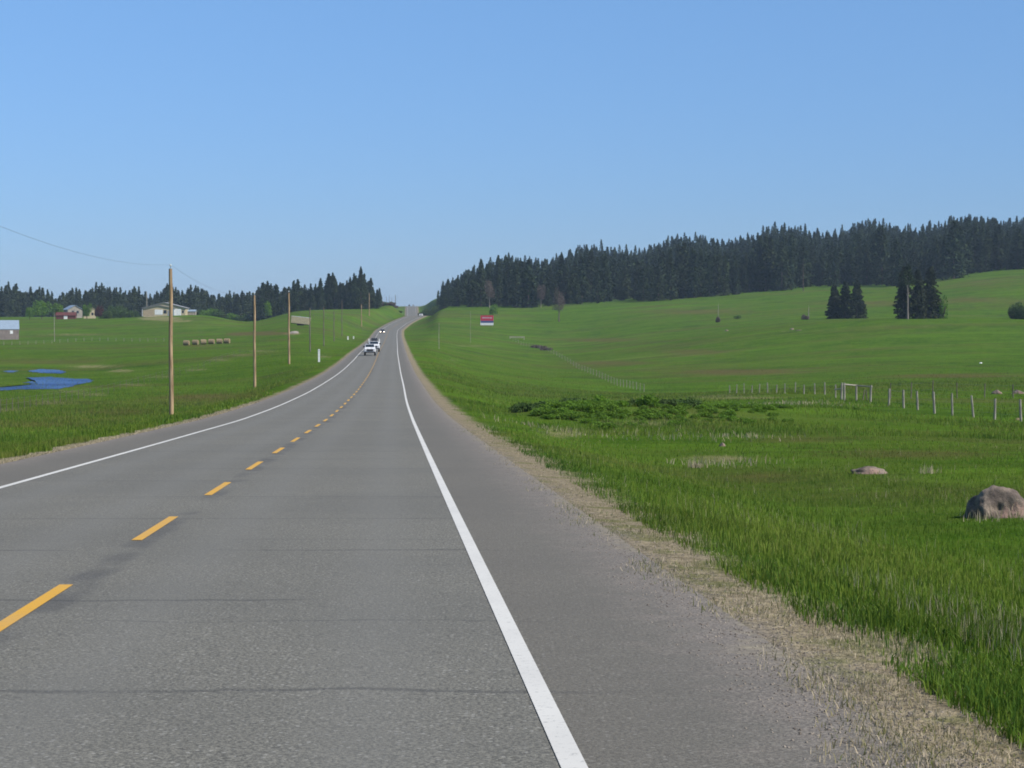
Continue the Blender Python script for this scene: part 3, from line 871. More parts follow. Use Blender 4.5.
for u, Y, s in spots:
    dup(bank_proto[int(r3.integers(0, 2))], at(u, Y), r3.uniform(0, 6.28), (s * 1.2, s * 1.2, s * .72))
for k in range(44):
    f = r3.uniform(0, 1); u = 517 + 190 * f ** 1.2
    Y = 101 + 11 * f + r3.normal(0, .9) + 3
    s = r3.uniform(.55, .95)
    dup(dark_proto[0], at(u, Y), r3.uniform(0, 6.28), (s, s, s * .8))

# ------------------------------------------------------------------ rocks
def rock(name, label, loc, sx, sy, sz, seed, rz=0.0, sub=4, flat=.3, mat='rock'):
    bm = bmesh.new()
    bmesh.ops.create_icosphere(bm, subdivisions=sub, radius=1)
    rg = random.Random(seed)
    planes = [(Vector((rg.uniform(-1, 1), rg.uniform(-1, 1), rg.uniform(-.2, 1))).normalized(), rg.uniform(.62, .85)) for _ in range(9)]
    for v in bm.verts:
        p = v.co.copy()
        for n, d in planes:
            e = p.dot(n) - d
            if e > 0: p -= n * e * .9
        p += v.co.normalized() * (mnoise.noise(v.co * 2.2 + Vector((seed, 0, 0))) * .13 + mnoise.noise(v.co * 7 + Vector((seed, 3, 0))) * .035)
        v.co = Vector((p.x * sx, p.y * sy, p.z * sz))
    me = bpy.data.meshes.new(name); bm.to_mesh(me); bm.free()
    me.polygons.foreach_set('use_smooth', [True] * len(me.polygons))
    me.materials.append(M[mat])
    o = bpy.data.objects.new(name, me); C.objects.link(o)
    o.location = loc; o.rotation_euler = (0, 0, rz)
    return tag(o, label, 'rock')
# the big boulder is shaped by hand: a steep dark left shoulder, a rounded peak, a long right slope
def boulder():
    bm = bmesh.new()
    bmesh.ops.create_icosphere(bm, subdivisions=5, radius=1)
    for v in bm.verts:
        x, y, z = v.co
        top = np.interp(x, [-1, -.9, -.65, -.38, -.16, .1, .35, .68, 1.0], [.26, .42, .66, .90, .99, .98, .84, .58, .28])
        px = x * .72
        py = y * .48 * (1 + .1 * x)
        rad = math.sqrt(max(0, 1 - x * x)) + 1e-3
        zz = (max(z, -.4) / rad)
        zz = min(1, max(-.5, zz))
        pz = top * .56 * zz
        p = Vector((px, py, pz))
        # flat facet facing the road and a notch in it
        n = Vector((-.15, -1, .35)).normalized(); e = p.dot(n) - .33
        if e > 0: p -= n * e * .93
        n = Vector((-1, -.45, .25)).normalized(); e = p.dot(n) - .40
        if e > 0: p -= n * e * .93
        g = (Vector((px + .06, 0, pz - .27)).length)
        if y < 0 and g < .09: p.y += .05 * (1 - g / .09)
        p += Vector((x, y, z)) * (mnoise.noise(p * 3.2) * .08 + mnoise.noise(p * 9) * .03 + mnoise.noise(p * 23) * .010)
        v.co = p
    me = bpy.data.meshes.new('boulder'); bm.to_mesh(me); bm.free()
    me.polygons.foreach_set('use_smooth', [True] * len(me.polygons))
    me.materials.append(M['rock'])
    o = bpy.data.objects.new('boulder', me); C.objects.link(o)
    return o
b = boulder(); b.location = at(999, 34.5) + Vector((0, 0, -.03))
tag(b, 'large brown and pinkish boulder in the grass near the right border of the photo', 'boulder')
rock('flat_rock', 'flat grey rock lying low in the grass left of the big boulder', at(870, 51) + Vector((0, 0, .04)), .46, .34, .16, 4)
rock('small_rock', 'small dark rock in the grass in front of the overgrown bank', at(722.5, 72) + Vector((0, 0, .02)), .13, .12, .13, 6, sub=3)
rock('brown_rock', 'brown rock pile behind the fence posts at the right, left one of two', atp(997, 394, 140), .62, .45, .42, 8)
rock('brown_rock', 'brown rock pile behind the fence posts, cut by the right border', atp(1018, 394, 140), .75, .5, .45, 9)
rock('pasture_rock', 'dark rock in the pasture below the grey bush', atp(791.5, 330, 400), .75, .5, .6, 12, sub=3)
rock('pasture_rock', 'small grey rock in the pasture below the thin snag', atp(726.5, 331, 400), .7, .5, .42, 13, sub=3)
rock('pasture_rock', 'flat pale rock beside the dark rock in the pasture', atp(799, 330.5, 400), 1.3, .5, .2, 14, sub=3)
o = rock('white_stone', 'small white block lying in the open pasture above the right fence', atp(981, 363.5, 200), .33, .25, .22, 15, sub=3, mat='white')
rock('pale_stone', 'yellowish stone at the foot of the last fence post on the right', at(1018, 122), .24, .2, .14, 16, sub=3, mat='hay')

# ------------------------------------------------------------------ fences
def post_mesh(h, r, lean=(0, 0), seed=0):
    m = MB()
    rg = random.Random(seed)
    n = 8
    p0 = Vector((0, 0, -.15)); p1 = Vector((lean[0] * h, lean[1] * h, h))
    pm = p0.lerp(p1, .5) + Vector((rg.uniform(-.01, .01), 0, 0))
    m.tube(p0, pm, r * 1.05, r, n); m.tube(pm, p1, r, r * .93, n)
    return m
def fence(name, label, spots, r, wires, group=None, mat='post', wire_r=.004, cat='fence', rails=()):
    """spots: (bearing, distance, height, lean)"""
    base = at(spots[0][0], spots[0][1])
    t = thing(name, label, cat, base, 0, group)
    tops = []
    for i, s in enumerate(spots):
        u, Y, h = s[:3]; lean = s[3] if len(s) > 3 else (random.uniform(-.04, .04), random.uniform(-.03, .03))
        p = at(u, Y)
        o = post_mesh(h, r * random.uniform(.85, 1.15), lean, i).build('post', M[mat], t)
        o.location = p - base
        tops.append((p, h, lean))
    for w in wires:
        m = MB()
        for (p, h, l), (q, g, k) in zip(tops, tops[1:]):
            a = p - base + Vector((l[0] * h * w, l[1] * h * w - r, h * w)); b_ = q - base + Vector((k[0] * g * w, k[1] * g * w - r, g * w))
            mid = a.lerp(b_, .5) - Vector((0, 0, .02))
            m.tube(a, mid, wire_r, n=4); m.tube(mid, b_, wire_r, n=4)
        m.build('wire', M['wire'], t)
    return t, tops, base

def Yof(hpx, h): return h * F / hpx
fr = [(889, 151, 1.32), (904, 145, 1.35, (-.03, 0)), (918, 141, 1.33, (-.05, 0)), (935, 133, 1.45, (-.06, 0)), (952.8, 129, 1.45, (-.03, 0)),
      (974, 126, 1.38, (-.11, 0)), (995, 122, 1.28, (.02, 0)), (1021.5, 119, 1.33, (-.05, 0)), (1047, 116, 1.35), (1073, 113, 1.35)]
fence('field_fence', 'front line of leaning grey wooden posts crossing the field at the right', fr, .078, (.9, .6, .3))
bk = [(890.8, 172, 1.35), (911.3, 173, 1.4), (932.6, 174, 1.6), (957.4, 175, 1.4), (984.7, 176, 1.3), (1013.5, 177, 1.2), (1040, 178, 1.3)]
fence('field_fence', 'rear line of thinner dark posts behind the front fence at the right', bk, .045, (.9, .5), mat='dark_pole')
lf = [(u, 232 - i * 3.6, .95 + .12 * (i % 3)) for i, u in enumerate((729.7, 736.7, 744, 752, 759.4, 767.7, 776.6, 785, 795.3, 804, 815, 825))]
fence('field_fence', 'row of small posts running left from the wooden corral corner', lf, .055, (.9, .5))
# diagonal fence across the far pasture
dg = []
keyp = [(644, 392), (638, 390), (616, 385.6), (595.8, 376), (578, 369), (565.7, 361), (550.6, 352.5), (541, 349), (522, 345.5), (513, 341)]
kx = [p[0] for p in keyp][::-1]; ky = [p[1] for p in keyp][::-1]
for k in range(46):
    u = 644 - (644 - 513) * (k / 45) ** .92
    p = atp(u, float(np.interp(u, kx, ky)), 200)
    dg.append((u, p.y, 1.25))
fence('pasture_fence', 'long diagonal fence of many pale posts crossing the far right pasture', dg, .05, (.9, .6, .3), wire_r=.008, mat='post')
# corral corner: posts and top rails
cor = thing('corral_gate', 'wooden corral corner with tall posts joined by a top rail', 'corral', at(844, 163))
cb = at(844, 163)
cps = [(835.7, 171, 1.15), (841.6, 166, 1.4), (844.6, 163, 1.45), (856.6, 164, 1.32), (870.7, 161, 1.36)]
pos = []
for i, (u, Y, h) in enumerate(cps):
    p = at(u, Y) - cb
    o = post_mesh(h, .085 if i else .06, (random.uniform(-.03, .03), 0), 40 + i).build('post', M['post'], cor); o.location = p
    pos.append((p, h))
m = MB(); m.tube(pos[2][0] + Vector((-.1, -.09, 1.33)), pos[3][0] + Vector((0, -.09, 1.24)), .055); m.tube(pos[3][0] + Vector((0, -.09, 1.24)), pos[4][0] + Vector((.1, -.09, 1.22)), .055)
m.build('top_rail', M['rail'], cor)
m = MB(); m.tube(pos[0][0] + Vector((-.1, -.08, .72)), pos[1][0] + Vector((.05, -.08, .92)), .05); m.build('side_rail', M['rail'], cor)
for (u, Y, h, l) in ((863, 166, .9, (.16, 0)), (867.5, 165, .85, (-.12, 0))):
    o = post_mesh(h, .045, l, 3).build('leaning_stake', M['dark_pole'], cor); o.location = at(u, Y) - cb
# left-hand fences
l1 = []
for k in range(44):
    u = -12 + 6.0 * k
    p = atp(u, float(np.interp(u, [-12, 0, 94, 131, 164, 199, 220, 250], [415, 413, 397, 387, 378, 371, 361, 353])), 60)
    l1.append((u, p.y, 1.1))
fence('field_fence', 'wire fence with thin grey posts running beside the ponds on the left', l1, .026, (.9, .55), wire_r=.005, mat='dark_pole')
l2 = [(u, 640 - abs(u - 90) * .5, 1.1) for u in range(-20, 176, 8)]
fence('field_fence', 'faint wire fence across the far field in front of the cream house', l2, .06, (.9, .5), wire_r=.012)
l3 = [(u, 800 - (u - 300) * .3, 1.1) for u in range(300, 366, 7)]
fence('field_fence', 'small fence high on the green hill left of the road', l3, .07, (.9, .5), wire_r=.012, mat='dark_pole')
# far pale gate rail at the top of the diagonal fence
g = thing('pasture_gate', 'pale rail gate at the far upper end of the diagonal pasture fence', 'gate', atp(517, 340, 500))
for x in (-2.6, 2.6):
    m = MB(); m.tube((x, 0, -.1), (x, 0, 1.3), .11); m.build('post', M['rail'], g)
for z in (1.15, .8):
    m = MB(); m.box(-2.6, 2.6, -.05, .05, z - .09, z + .09); m.build('rail', M['rail'], g)
# pile of brushwood along the diagonal fence
for k, (u, Y) in enumerate(((536, 348), (541, 348.5), (546, 350.5))):
    shrub('brush_pile', ('left', 'middle', 'right')[k] + ' heap of grey brushwood by the far part of the diagonal fence', 'brush pile', 2.4, 1.4, .8, 500, .22, M['brown_twigs'], atp(u, Y, 300), 'brushwood heaps by the diagonal fence')

# ------------------------------------------------------------------ utility poles
def upole(loc, h, label, r=.155, mat='pole', cap=True, name='utility_pole', group=None):
    t = thing(name, label, 'utility pole', loc, 0, group)
    m = MB(); n = 10
    for k in range(n):
        m.tube((0.02 * math.sin(k), 0, h * k / n - (.3 if k == 0 else 0)), (0.02 * math.sin(k + 1), 0, h * (k + 1) / n), r * (1 - .3 * k / n), r * (1 - .3 * (k + 1) / n), 10)
    m.build('pole_shaft', M[mat], t)
    if cap:
        m = MB(); m.tube((0, 0, h), (0, 0, h + .18), .02); m.build('pin', M['wire'], t)
        m = MB(); m.tube((0, 0, h + .16), (0, 0, h + .22), .05, .09); m.tube((0, 0, h + .22), (0, 0, h + .34), .09, .04); m.build('insulator', M['insulator'], t)
        m = MB(); m.box(-.13, -.10, -.03, .03, h - 1.2, h - .1); m.build('ground_wire_guard', M['dark_pole'], t)
    return t
plist = [(-131, 65, 7.0, 'out of frame'), (171, 146, 10.75, 'tallest wooden utility pole, nearest one left of the road'), (254.6, 231, 10.7, 'wooden utility pole, second tallest from the left, beside the road fields'),
         (289, 298, 10.6, 'wooden utility pole just left of the slanted cream trailer'), (310, 383, 8.4, 'thin dark utility pole right of the slanted cream trailer'),
         (323.8, 462, 9.0, 'thin dark utility pole just behind the white marker post'), (334, 537, 8.0, 'faint short utility pole midway up the left hill'), (342, 624, 11.2, 'slim dark utility pole against the forest midway up the left hill'),
         (361.5, 830, 9.2, 'brown utility pole near the hilltop, left one of two'), (369.3, 930, 10.8, 'brown utility pole near the hilltop, right one of two')]
ptops = []
for i, (u, Y, h, lab) in enumerate(plist):
    p = at(u, Y)
    if i == 0:
        h = 5.0 + CAM_H - p.z
        lab = 'wooden utility pole nearest the camera on the left verge'
    upole(p, h, lab, mat='pole' if i in (0, 1, 2, 3, 8, 9) else 'dark_pole', r=.17 if i in (0, 1, 2, 3) else .14 if i < 8 else .22, cap=i < 4)
    ptops.append(p + Vector((0, 0, h + .3)))
m = MB()
for i, (a, b_) in enumerate(zip(ptops, ptops[1:])):
    sag = .95; prev = a
    for k in range(1, 13):
        f = k / 12; q = a.lerp(b_, f) - Vector((0, 0, 4 * sag * f * (1 - f)))
        m.tube(prev, q, .007, n=4); prev = q
tag(m.build('power_line', M['wire']), 'thin sagging overhead wire strung along the poles left of the road', 'cable')
for u, Y, h, lab in ((395.5, 1650, 13.5, 'dark pole on the skyline left of the road crest, rightmost and boldest'), (386.6, 1620, 11.5, 'thin pole on the skyline, leftmost of the skyline poles'),
                (389.4, 1640, 12.0, 'thin pole on the skyline, second from the left'), (391.8, 1640, 10.5, 'short thin pole on the skyline, third from the left')):
    upole(at(u, Y), h, lab, r=.30 if u == 395.5 else .16, mat='dark_pole', cap=False)
upole(at(439, 480), 6.2, 'slim pale pole on the grass slope right of the road', r=.075, mat='post', cap=False)
upole(at(470.5, 640), 10.0, 'very thin grey pole on the slope left of the red, white and blue sign', r=.06, mat='post', cap=False)
upole(at(147, 860), 11.0, 'grey pole rising behind the left end of the cream house', r=.2, mat='dead_bark', cap=False)
upole(at(54.5, 640), 9.3, 'grey pole standing in the far left field in front of the red shed', r=.1, mat='dead_bark', cap=False)

# ------------------------------------------------------------------ marker posts
def marker(u, Y, h, w, label):
    t = thing('marker_post', label, 'marker post', at(u, Y))
    m = MB(); m.box(-w / 2, w / 2, -.05, .05, -.1, h); m.build('post', M['white'], t, bevel=.01)
    m = MB(); m.box(-w / 2 + .03, w / 2 - .03, -.058, -.051, h - .3, h - .12); m.build('reflector', M['lamp_off'], t)
marker(319, 305, 1.95, .30, 'tall white marker post in the grass left of the road')
marker(348, 590, 1.0, .42, 'small white post on the verge left of the road, left one of two')
marker(353.6, 620, .8, .34, 'small white post on the verge left of the road, right one of two')

# ------------------------------------------------------------------ roadside sign
t = thing('roadside_sign', 'red, white and blue billboard standing in the pasture right of the road', 'sign', atp(487, 326, 600), -.08)
sw, z0, z1 = 5.4, .25, 4.3
m = MB(); m.box(-sw / 2, sw / 2, -.05, .05, z0, z1); m.build('panel', M['white'], t)
H_ = z1 - z0
m = MB(); m.box(-sw / 2, sw / 2, -.075, -.053, z0 + H_ * .46, z1); m.build('red_field', M['sign_red'], t)
m = MB(); m.box(-sw / 2 + .1, sw / 2, -.07, -.053, z0 + H_ * .24, z0 + H_ * .455); m.build('blue_band', M['sign_blue'], t)
m = MB()
x = -sw / 2 + .75
while x < sw / 2 - .8:
    w = random.choice((.16, .2, .26)); m.box(x, x + w, -.09, -.078, z0 + H_ * .70, z0 + H_ * .81); x += w + random.choice((.05, .06, .16))
m.build('lettering', M['sign_pale'], t)
for x in (-sw / 2 + .5, sw / 2 - .5):
    m = MB(); m.box(x - .08, x + .08, .052, .2, -.2, z1 - .1); m.build('leg', M['post'], t)

# ------------------------------------------------------------------ buildings on the left
def gable(name, w, d, h, rise, wall, roof, t, over=.4, axis='y', th=.15):
    """walls with the gable towards the camera (ridge along y) or eaves towards it (ridge along x)"""
    m = MB()
    if axis == 'y':
        m.prism([(-w / 2, -.4), (w / 2, -.4), (w / 2, h), (0, h + rise), (-w / 2, h)], -d / 2, d / 2, 'y')
    else:
        m.prism([(-d / 2, -.4), (d / 2, -.4), (d / 2, h), (0, h + rise), (-d / 2, h)], -w / 2, w / 2, 'x')
    wl = m.build('wall', M[wall], t)
    m = MB()
    a = (w if axis == 'y' else d) / 2
    sl = rise / a
    for s in (-1, 1):
        p = [(s * (a + over), h - over * sl + .03), (0.0, h + rise + .03), (0.0, h + rise + th + .03), (s * (a + over), h - over * sl + th + .03)]
        b0 = (d if axis == 'y' else w) / 2 + over
        m.prism(p, -b0, b0, 'y' if axis == 'y' else 'x')
    rf = m.build('roof', M[roof], t)
    return wl, rf

def panel(name, mat, x0, x1, z0, z1, y, t, depth=.06):
    m = MB(); m.box(x0, x1, y - depth, y - .003, z0, z1); return m.build(name, M[mat], t)

Yh = 832
hb = at(166.3, Yh)
t = thing('cream_house', 'cream low house with wide shallow roof and white garage doors on the far left', 'house', hb)
k = Yh / F   # metres for one pixel of width at the house
wl, rf = gable('house', 42 * k, 9, 3.3, 2.2, 'cream', 'roof', t, .5)
m = MB(); m.box(1.0, 1.5, 1, 1.6, 4.4, 6.2); m.build('chimney', M['tan'], rf)
y = -4.5
panel('garage_door', 'white', 2.9, 7.0, 0, 2.9, y, t)
panel('garage_door', 'white', -3.9, -.6, .55, 2.6, y, t)
panel('siding', 'tan', -8.5, -4.3, 0.0, 2.6, y, t, .02)
wd = panel('window', 'glass', -.3, 1.0, 1.0, 2.4, y, t, .03)
panel('window', 'glass', 7.35, 8.1, 1.1, 2.3, y, t, .03)
panel('door', 'roof', 1.4, 2.3, 0, 2.1, y, t, .04)
# front porch roof, the lower slope seen before the main gable
m = MB()
m.prism([(-9.2, 2.75), (-2.2, 4.35), (4.6, 3.0), (4.6, 3.14), (-2.2, 4.5), (-9.2, 2.9)], -4.95, -4.52, 'y'); m.build('porch_roof', M['roof'], t)
m = MB()
for x in (-9.0, 4.3): m.box(x - .09, x + .09, -4.92, -4.78, -.2, 2.75)
m.build('porch_post', M['white'], t)
# small white shed roof right of the house
t = thing('small_shed', 'small white shed partly hidden behind the right end of the cream house', 'shed', at(192.5, 835))
gable('shed', 3.0, 3, 1.6, .6, 'dead_bark', 'blue_roof', t, .25, 'x')

t = thing('barn', 'grey-brown barn with a pale blue metal roof at the left border of the photo', 'barn', at(-5, 672), .26)
gable('barn', 15.6, 9, 3.4, 2.9, 'barn', 'blue_roof', t, .12, 'x')
panel('window', 'white', 4.9, 5.8, 1.9, 3.0, -4.5, t, .04)
panel('door', 'dark_pole', -3.0, -.6, 0, 2.6, -4.5, t, .04)

t = thing('house', 'house with a pale blue roof and white gable half hidden by the red shed', 'house', at(73, 950) + Vector((0, 0, -.8)), .5)
gable('house', 7.0, 8, 4.8, 1.9, 'dead_bark', 'blue_roof', t, .4, 'y')
panel('window', 'glass', -1.6, -.6, 3.0, 4.2, -4.0, t); panel('window', 'glass', .7, 1.7, 3.0, 4.2, -4.0, t)
t = thing('red_shed', 'long low dark red shed between the green tree and the blue-roofed house', 'shed', at(66.5, 905) + Vector((0, 0, -.2)), .1)
gable('shed', 8.5, 5, 1.8, 1.3, 'red', 'red', t, .3, 'x')
panel('door', 'white', -.8, .8, 0, 1.8, -2.5, t)
t = thing('cream_cottage', 'small cream cottage partly hidden by a green tree, right of the blue-roofed house', 'cottage', at(90, 915), .2)
gable('cottage', 5.4, 5, 4.0, 1.4, 'cream', 'tan', t, .3, 'y')
panel('window', 'glass', .8, 1.7, 1.4, 2.6, -2.5, t); panel('window', 'glass', -1.7, -.8, 1.4, 2.6, -2.5, t)

# slanted cream trailer
t = thing('cargo_trailer', 'long cream box trailer with a dark end, tilted in the grass behind the third pole', 'trailer', at(300.5, 668) + Vector((0, 0, .2)), -.12)
m = MB(); m.box(-2.75, 2.75, -1.1, 1.1, .35, 2.35); bx_ = m.build('box', M['cream'], t, bevel=.06)
m = MB(); m.box(-2.82, -2.755, -1.0, 1.0, .45, 2.25); m.build('rear_door', M['black'], t)
m = MB(); m.box(-2.7, 2.7, -1.0, 1.0, .18, .345); m.build('chassis', M['black'], t)
m = MB(); m.box(-2.76, 2.76, -1.11, 1.11, 2.352, 2.42); m.build('roof', M['white'], t)
for x in (-.5, .5):
    for y in (-.95, .95):
        m = MB(); m.tube((x, y - .12, .0), (x, y + .12, .0), .36, n=14); m.build('wheel', M['tyre'], t)
t.rotation_euler = (0, math.radians(6), -.12); t.scale = (1.12,) * 3

# bare earth strip, hay bales
rock('pale_heap', 'pale heap of rubble at the right end of the bare earth strip', at(294, 585), 1.6, .8, .8, 21, sub=3, mat='dead_bark')
def bale():
    t = thing('hay_bale', 'round tan hay bale, leftmost of the row on the left field', 'hay bale', (0, 0, 0), 0, 'row of round hay bales on the left field')
    m = MB(); m.tube((-.75, 0, .66), (.75, 0, .66), .68, n=18); m.build('bale_roll', M['hay'], t, bevel=.06)
    m = MB()
    for x in (-.4, 0, .4): m.tube((x - .012, 0, .66), (x + .012, 0, .66), .686, n=18)
    m.build('twine', M['dead_bark'], t)
    return t
b0 = bale()
for i, u in enumerate((186.5, 195.5, 203.5, 211.5, 219.5, 227)):
    p = at(u, 520 + i * 1.5); rz = random.uniform(-.3, .3)
    if i == 0: b0.location = p; b0.rotation_euler = (0, 0, rz)
    else: dup(b0, p, rz, 1.0, 'round tan hay bale, ' + ('', 'second', 'third', 'fourth', 'fifth', 'sixth')[i] + ' from the left in the row on the left field')

# ------------------------------------------------------------------ vehicles
def wheel(t, x, y, r, w):
    m = MB(); m.tube((x - w / 2, y, r), (x + w / 2, y, r), r, n=22); ty = m.build('wheel', M['tyre'], t, bevel=.02)
    s = 1 if x > 0 else -1
    m = MB(); m.tube((x + s * (w / 2 - .02), y, r), (x + s * (w / 2 + .015), y, r), r * .62, n=18); m.build('rim', M['rim'], ty)

def lofted(sections, name, mat, t, bevel=.0):
    """sections: list of (y, half width, z0, z1, half width at top) closed skin"""
    m = MB(); vs = []; fs = []
    for (y, w, z0, z1, wt) in sections:
        vs += [(-w, y, z0), (w, y, z0), (w, y, z0 + (z1 - z0) * .55), (wt, y, z1), (-wt, y, z1), (-w, y, z0 + (z1 - z0) * .55)]
    for i in range(len(sections) - 1):
        for k in range(6):
            fs.append((i * 6 + k, i * 6 + (k + 1) % 6, (i + 1) * 6 + (k + 1) % 6, (i + 1) * 6 + k))
    fs.append(tuple(range(6))); fs.append(tuple(range((len(sections) - 1) * 6, len(sections) * 6)))
    m.add(vs, fs)
    return m.build(name, M[mat], t, bevel=bevel)

def pickup(name, label, loc, rz, paint, lamps, rack=False, W=.99, lift=.12, group=None, cat='pickup truck'):
    """faces -y"""
    t = thing(name, label, cat, loc, rz, group)
    L = 2.75
    z = .42 + lift
    lofted([(-L, W * .93, z, z + .58, W * .86), (-L + .12, W, z - .03, z + .64, W * .92), (-1.35, W, z - .03, z + .72, W * .93), (-1.2, W, z - .03, z + .74, W * .93), (.95, W, z - .03, z + .74, W * .95), (1.0, W, z - .03, z + .70, W * .95), (L, W, z, z + .70, W * .95)], 'body', paint, t, .03)
    lofted([(-1.25, W * .90, z + .70, z + .76, W * .86), (-.55, W * .88, z + .70, z + 1.36, W * .74), (.75, W * .88, z + .70, z + 1.36, W * .74), (.95, W * .88, z + .70, z + .78, W * .80)], 'cab', paint, t, .03)
    # glass stands just proud of the cab
    m = MB(); m.add([(-W * .80, -1.15, z + .83), (W * .80, -1.15, z + .83), (W * .70, -.64, z + 1.31), (-W * .70, -.64, z + 1.31)], [(0, 1, 2, 3)])
    m.add([(-W * .80, -1.17, z + .84), (W * .80, -1.17, z + .84), (W * .70, -.66, z + 1.32), (-W * .70, -.66, z + 1.32)], [(3, 2, 1, 0)])
    m.build('windscreen', M['glass'], t)
    for s in (-1, 1):
        m = MB(); m.add([(s * (W * .885), -.80, z + .82), (s * W * .885, .70, z + .82), (s * (W * .80), .66, z + 1.26), (s * (W * .80), -.50, z + 1.26)], [(0, 1, 2, 3)]); m.build('side_window', M['glass'], t)
        m = MB(); m.box(*sorted((s * W * .92, s * (W + .20))), -1.02, -.92, z + .80, z + 1.02); m.build('mirror', M['black'], t)
        m = MB(); m.box(*sorted((s * W * .60, s * W * .90)), -L - .03, -L + .05, z + .30, z + .52); m.build('headlight', M['lamp_on' if lamps else 'lamp_off'], t)
        for y in (-1.75, 1.65): wheel(t, s * (W - .12), y, .40 + lift * .25, .26)
    m = MB(); m.box(-W * .58, W * .58, -L - .035, -L + .04, z + .20, z + .52); m.build('grille', M['black'], t)
    m = MB(); m.box(-W * .95, W * .95, -L - .12, -L + .04, z - .08, z + .13); m.build('bumper', M['black'], t, bevel=.03)
    m = MB(); m.box(-W * .85, W * .85, 1.05, L - .08, z + .705, z + .712); m.build('truck_bed', M['black'], t)
    if rack:
        m = MB(); m.box(-W * .55, W * .60, 0.9, 2.6, z + .72, z + 1.95); m.build('cargo_load', M['car_dark'], t, bevel=.05)
        for s in (-1, 1):
            for y in (.75, 2.6):
                m = MB(); m.box(s * W * .95 - .08, s * W * .95 + .08, y - .06, y + .06, z + .70, z + 1.80); m.build('rack_post', M['white'], t)
    return t

def sedan(name, label, loc, rz, paint, lamps, tail=False, W=.92, group=None):
    t = thing(name, label, 'car', loc, rz, group)
    L = 2.3; z = .30
    lofted([(-L, W * .86, z, z + .40, W * .80), (-L + .15, W, z - .04, z + .46, W * .90), (-1.0, W, z - .06, z + .58, W * .92), (1.5, W, z - .06, z + .62, W * .92), (L - .1, W, z - .03, z + .58, W * .90), (L, W * .88, z, z + .5, W * .82)], 'body', paint, t, .03)
    lofted([(-1.05, W * .88, z + .56, z + .60, W * .84), (-.35, W * .84, z + .56, z + 1.10, W * .68), (.75, W * .84, z + .58, z + 1.10, W * .68), (1.55, W * .86, z + .58, z + .64, W * .80)], 'cabin', paint, t, .03)
    for a, b_, nm in ((-1.02, -.40, 'windscreen'), (1.50, .80, 'rear_window')):
        d = -.03 if nm == 'windscreen' else .03
        m = MB(); m.quad((-W * .78, a + d, z + .64), (W * .78, a + d, z + .64), (W * .64, b_ + d, z + 1.06), (-W * .64, b_ + d, z + 1.06)); m.build(nm, M['glass'], t)
    for s in (-1, 1):
        m = MB(); m.quad((s * W * .87, -.75, z + .64), (s * W * .87, 1.2, z + .64), (s * W * .76, .7, z + 1.02), (s * W * .76, -.35, z + 1.02)); m.build('side_window', M['glass'], t)
        m = MB(); m.box(*sorted((s * W * .50, s * W * .86)), -L - .03, -L + .12, z + .18, z + .36); m.build('headlight', M['lamp_on' if lamps else 'lamp_off'], t, bevel=.02)
        m = MB(); m.box(*sorted((s * W * .55, s * W * .86)), L - .1, L + .03, z + .28, z + .44); m.build('tail_light', M['tail'], t)
        for y in (-1.4, 1.4): wheel(t, s * (W - .1), y, .33, .22)
    m = MB(); m.box(-W * .45, W * .45, -L - .02, -L + .05, z + .12, z + .30); m.build('grille', M['black'], t)
    m = MB(); m.box(-W * .3, W * .3, L - .02, L + .03, z + .1, z + .22); m.build('number_plate', M['white'], t)
    return t

def on_road(Y, off):
    return Vector((float(road_x([Y])[0]) + off, Y, float(road_z([Y])[0]) + .005)), math.atan2(-float(road_x([Y + 5])[0] - road_x([Y - 5])[0]), 10.0)
def tilt(o, Y):
    g = float(road_z([Y + 2])[0] - road_z([Y - 2])[0]) / 4
    o.rotation_euler.x = math.atan(g)
p, rz = on_road(350, -1.35); tilt(pickup('pickup_truck', 'white pickup truck with dark grille leading the oncoming traffic', p, rz, 'car_white', False, lift=.2), 350)
p, rz = on_road(388, -1.0); tilt(pickup('pickup_truck', 'white work truck with a tall dark load following close behind the first pickup', p, rz, 'car_white', False, rack=True, W=1.06, lift=.25, cat='work truck'), 388)
p, rz = on_road(745, -2.0); tilt(sedan('car', 'dark car with both headlights lit coming down the hill', p, rz, 'car_dark', True), 745)
p, rz = on_road(1048, 2.9); tilt(sedan('car', 'small white car driving away at the bend before the dip', p, rz, 'car_white', False, W=1.0), 1048)
p, rz = on_road(1875, -2.2); tilt(sedan('car', 'tiny dark car on the crest of the road', p, rz, 'car_dark', False), 1875)
p, rz = on_road(1880, 1.6); tilt(sedan('car', 'tiny silver car on the crest of the road', p, rz, 'car_silver', False), 1880)

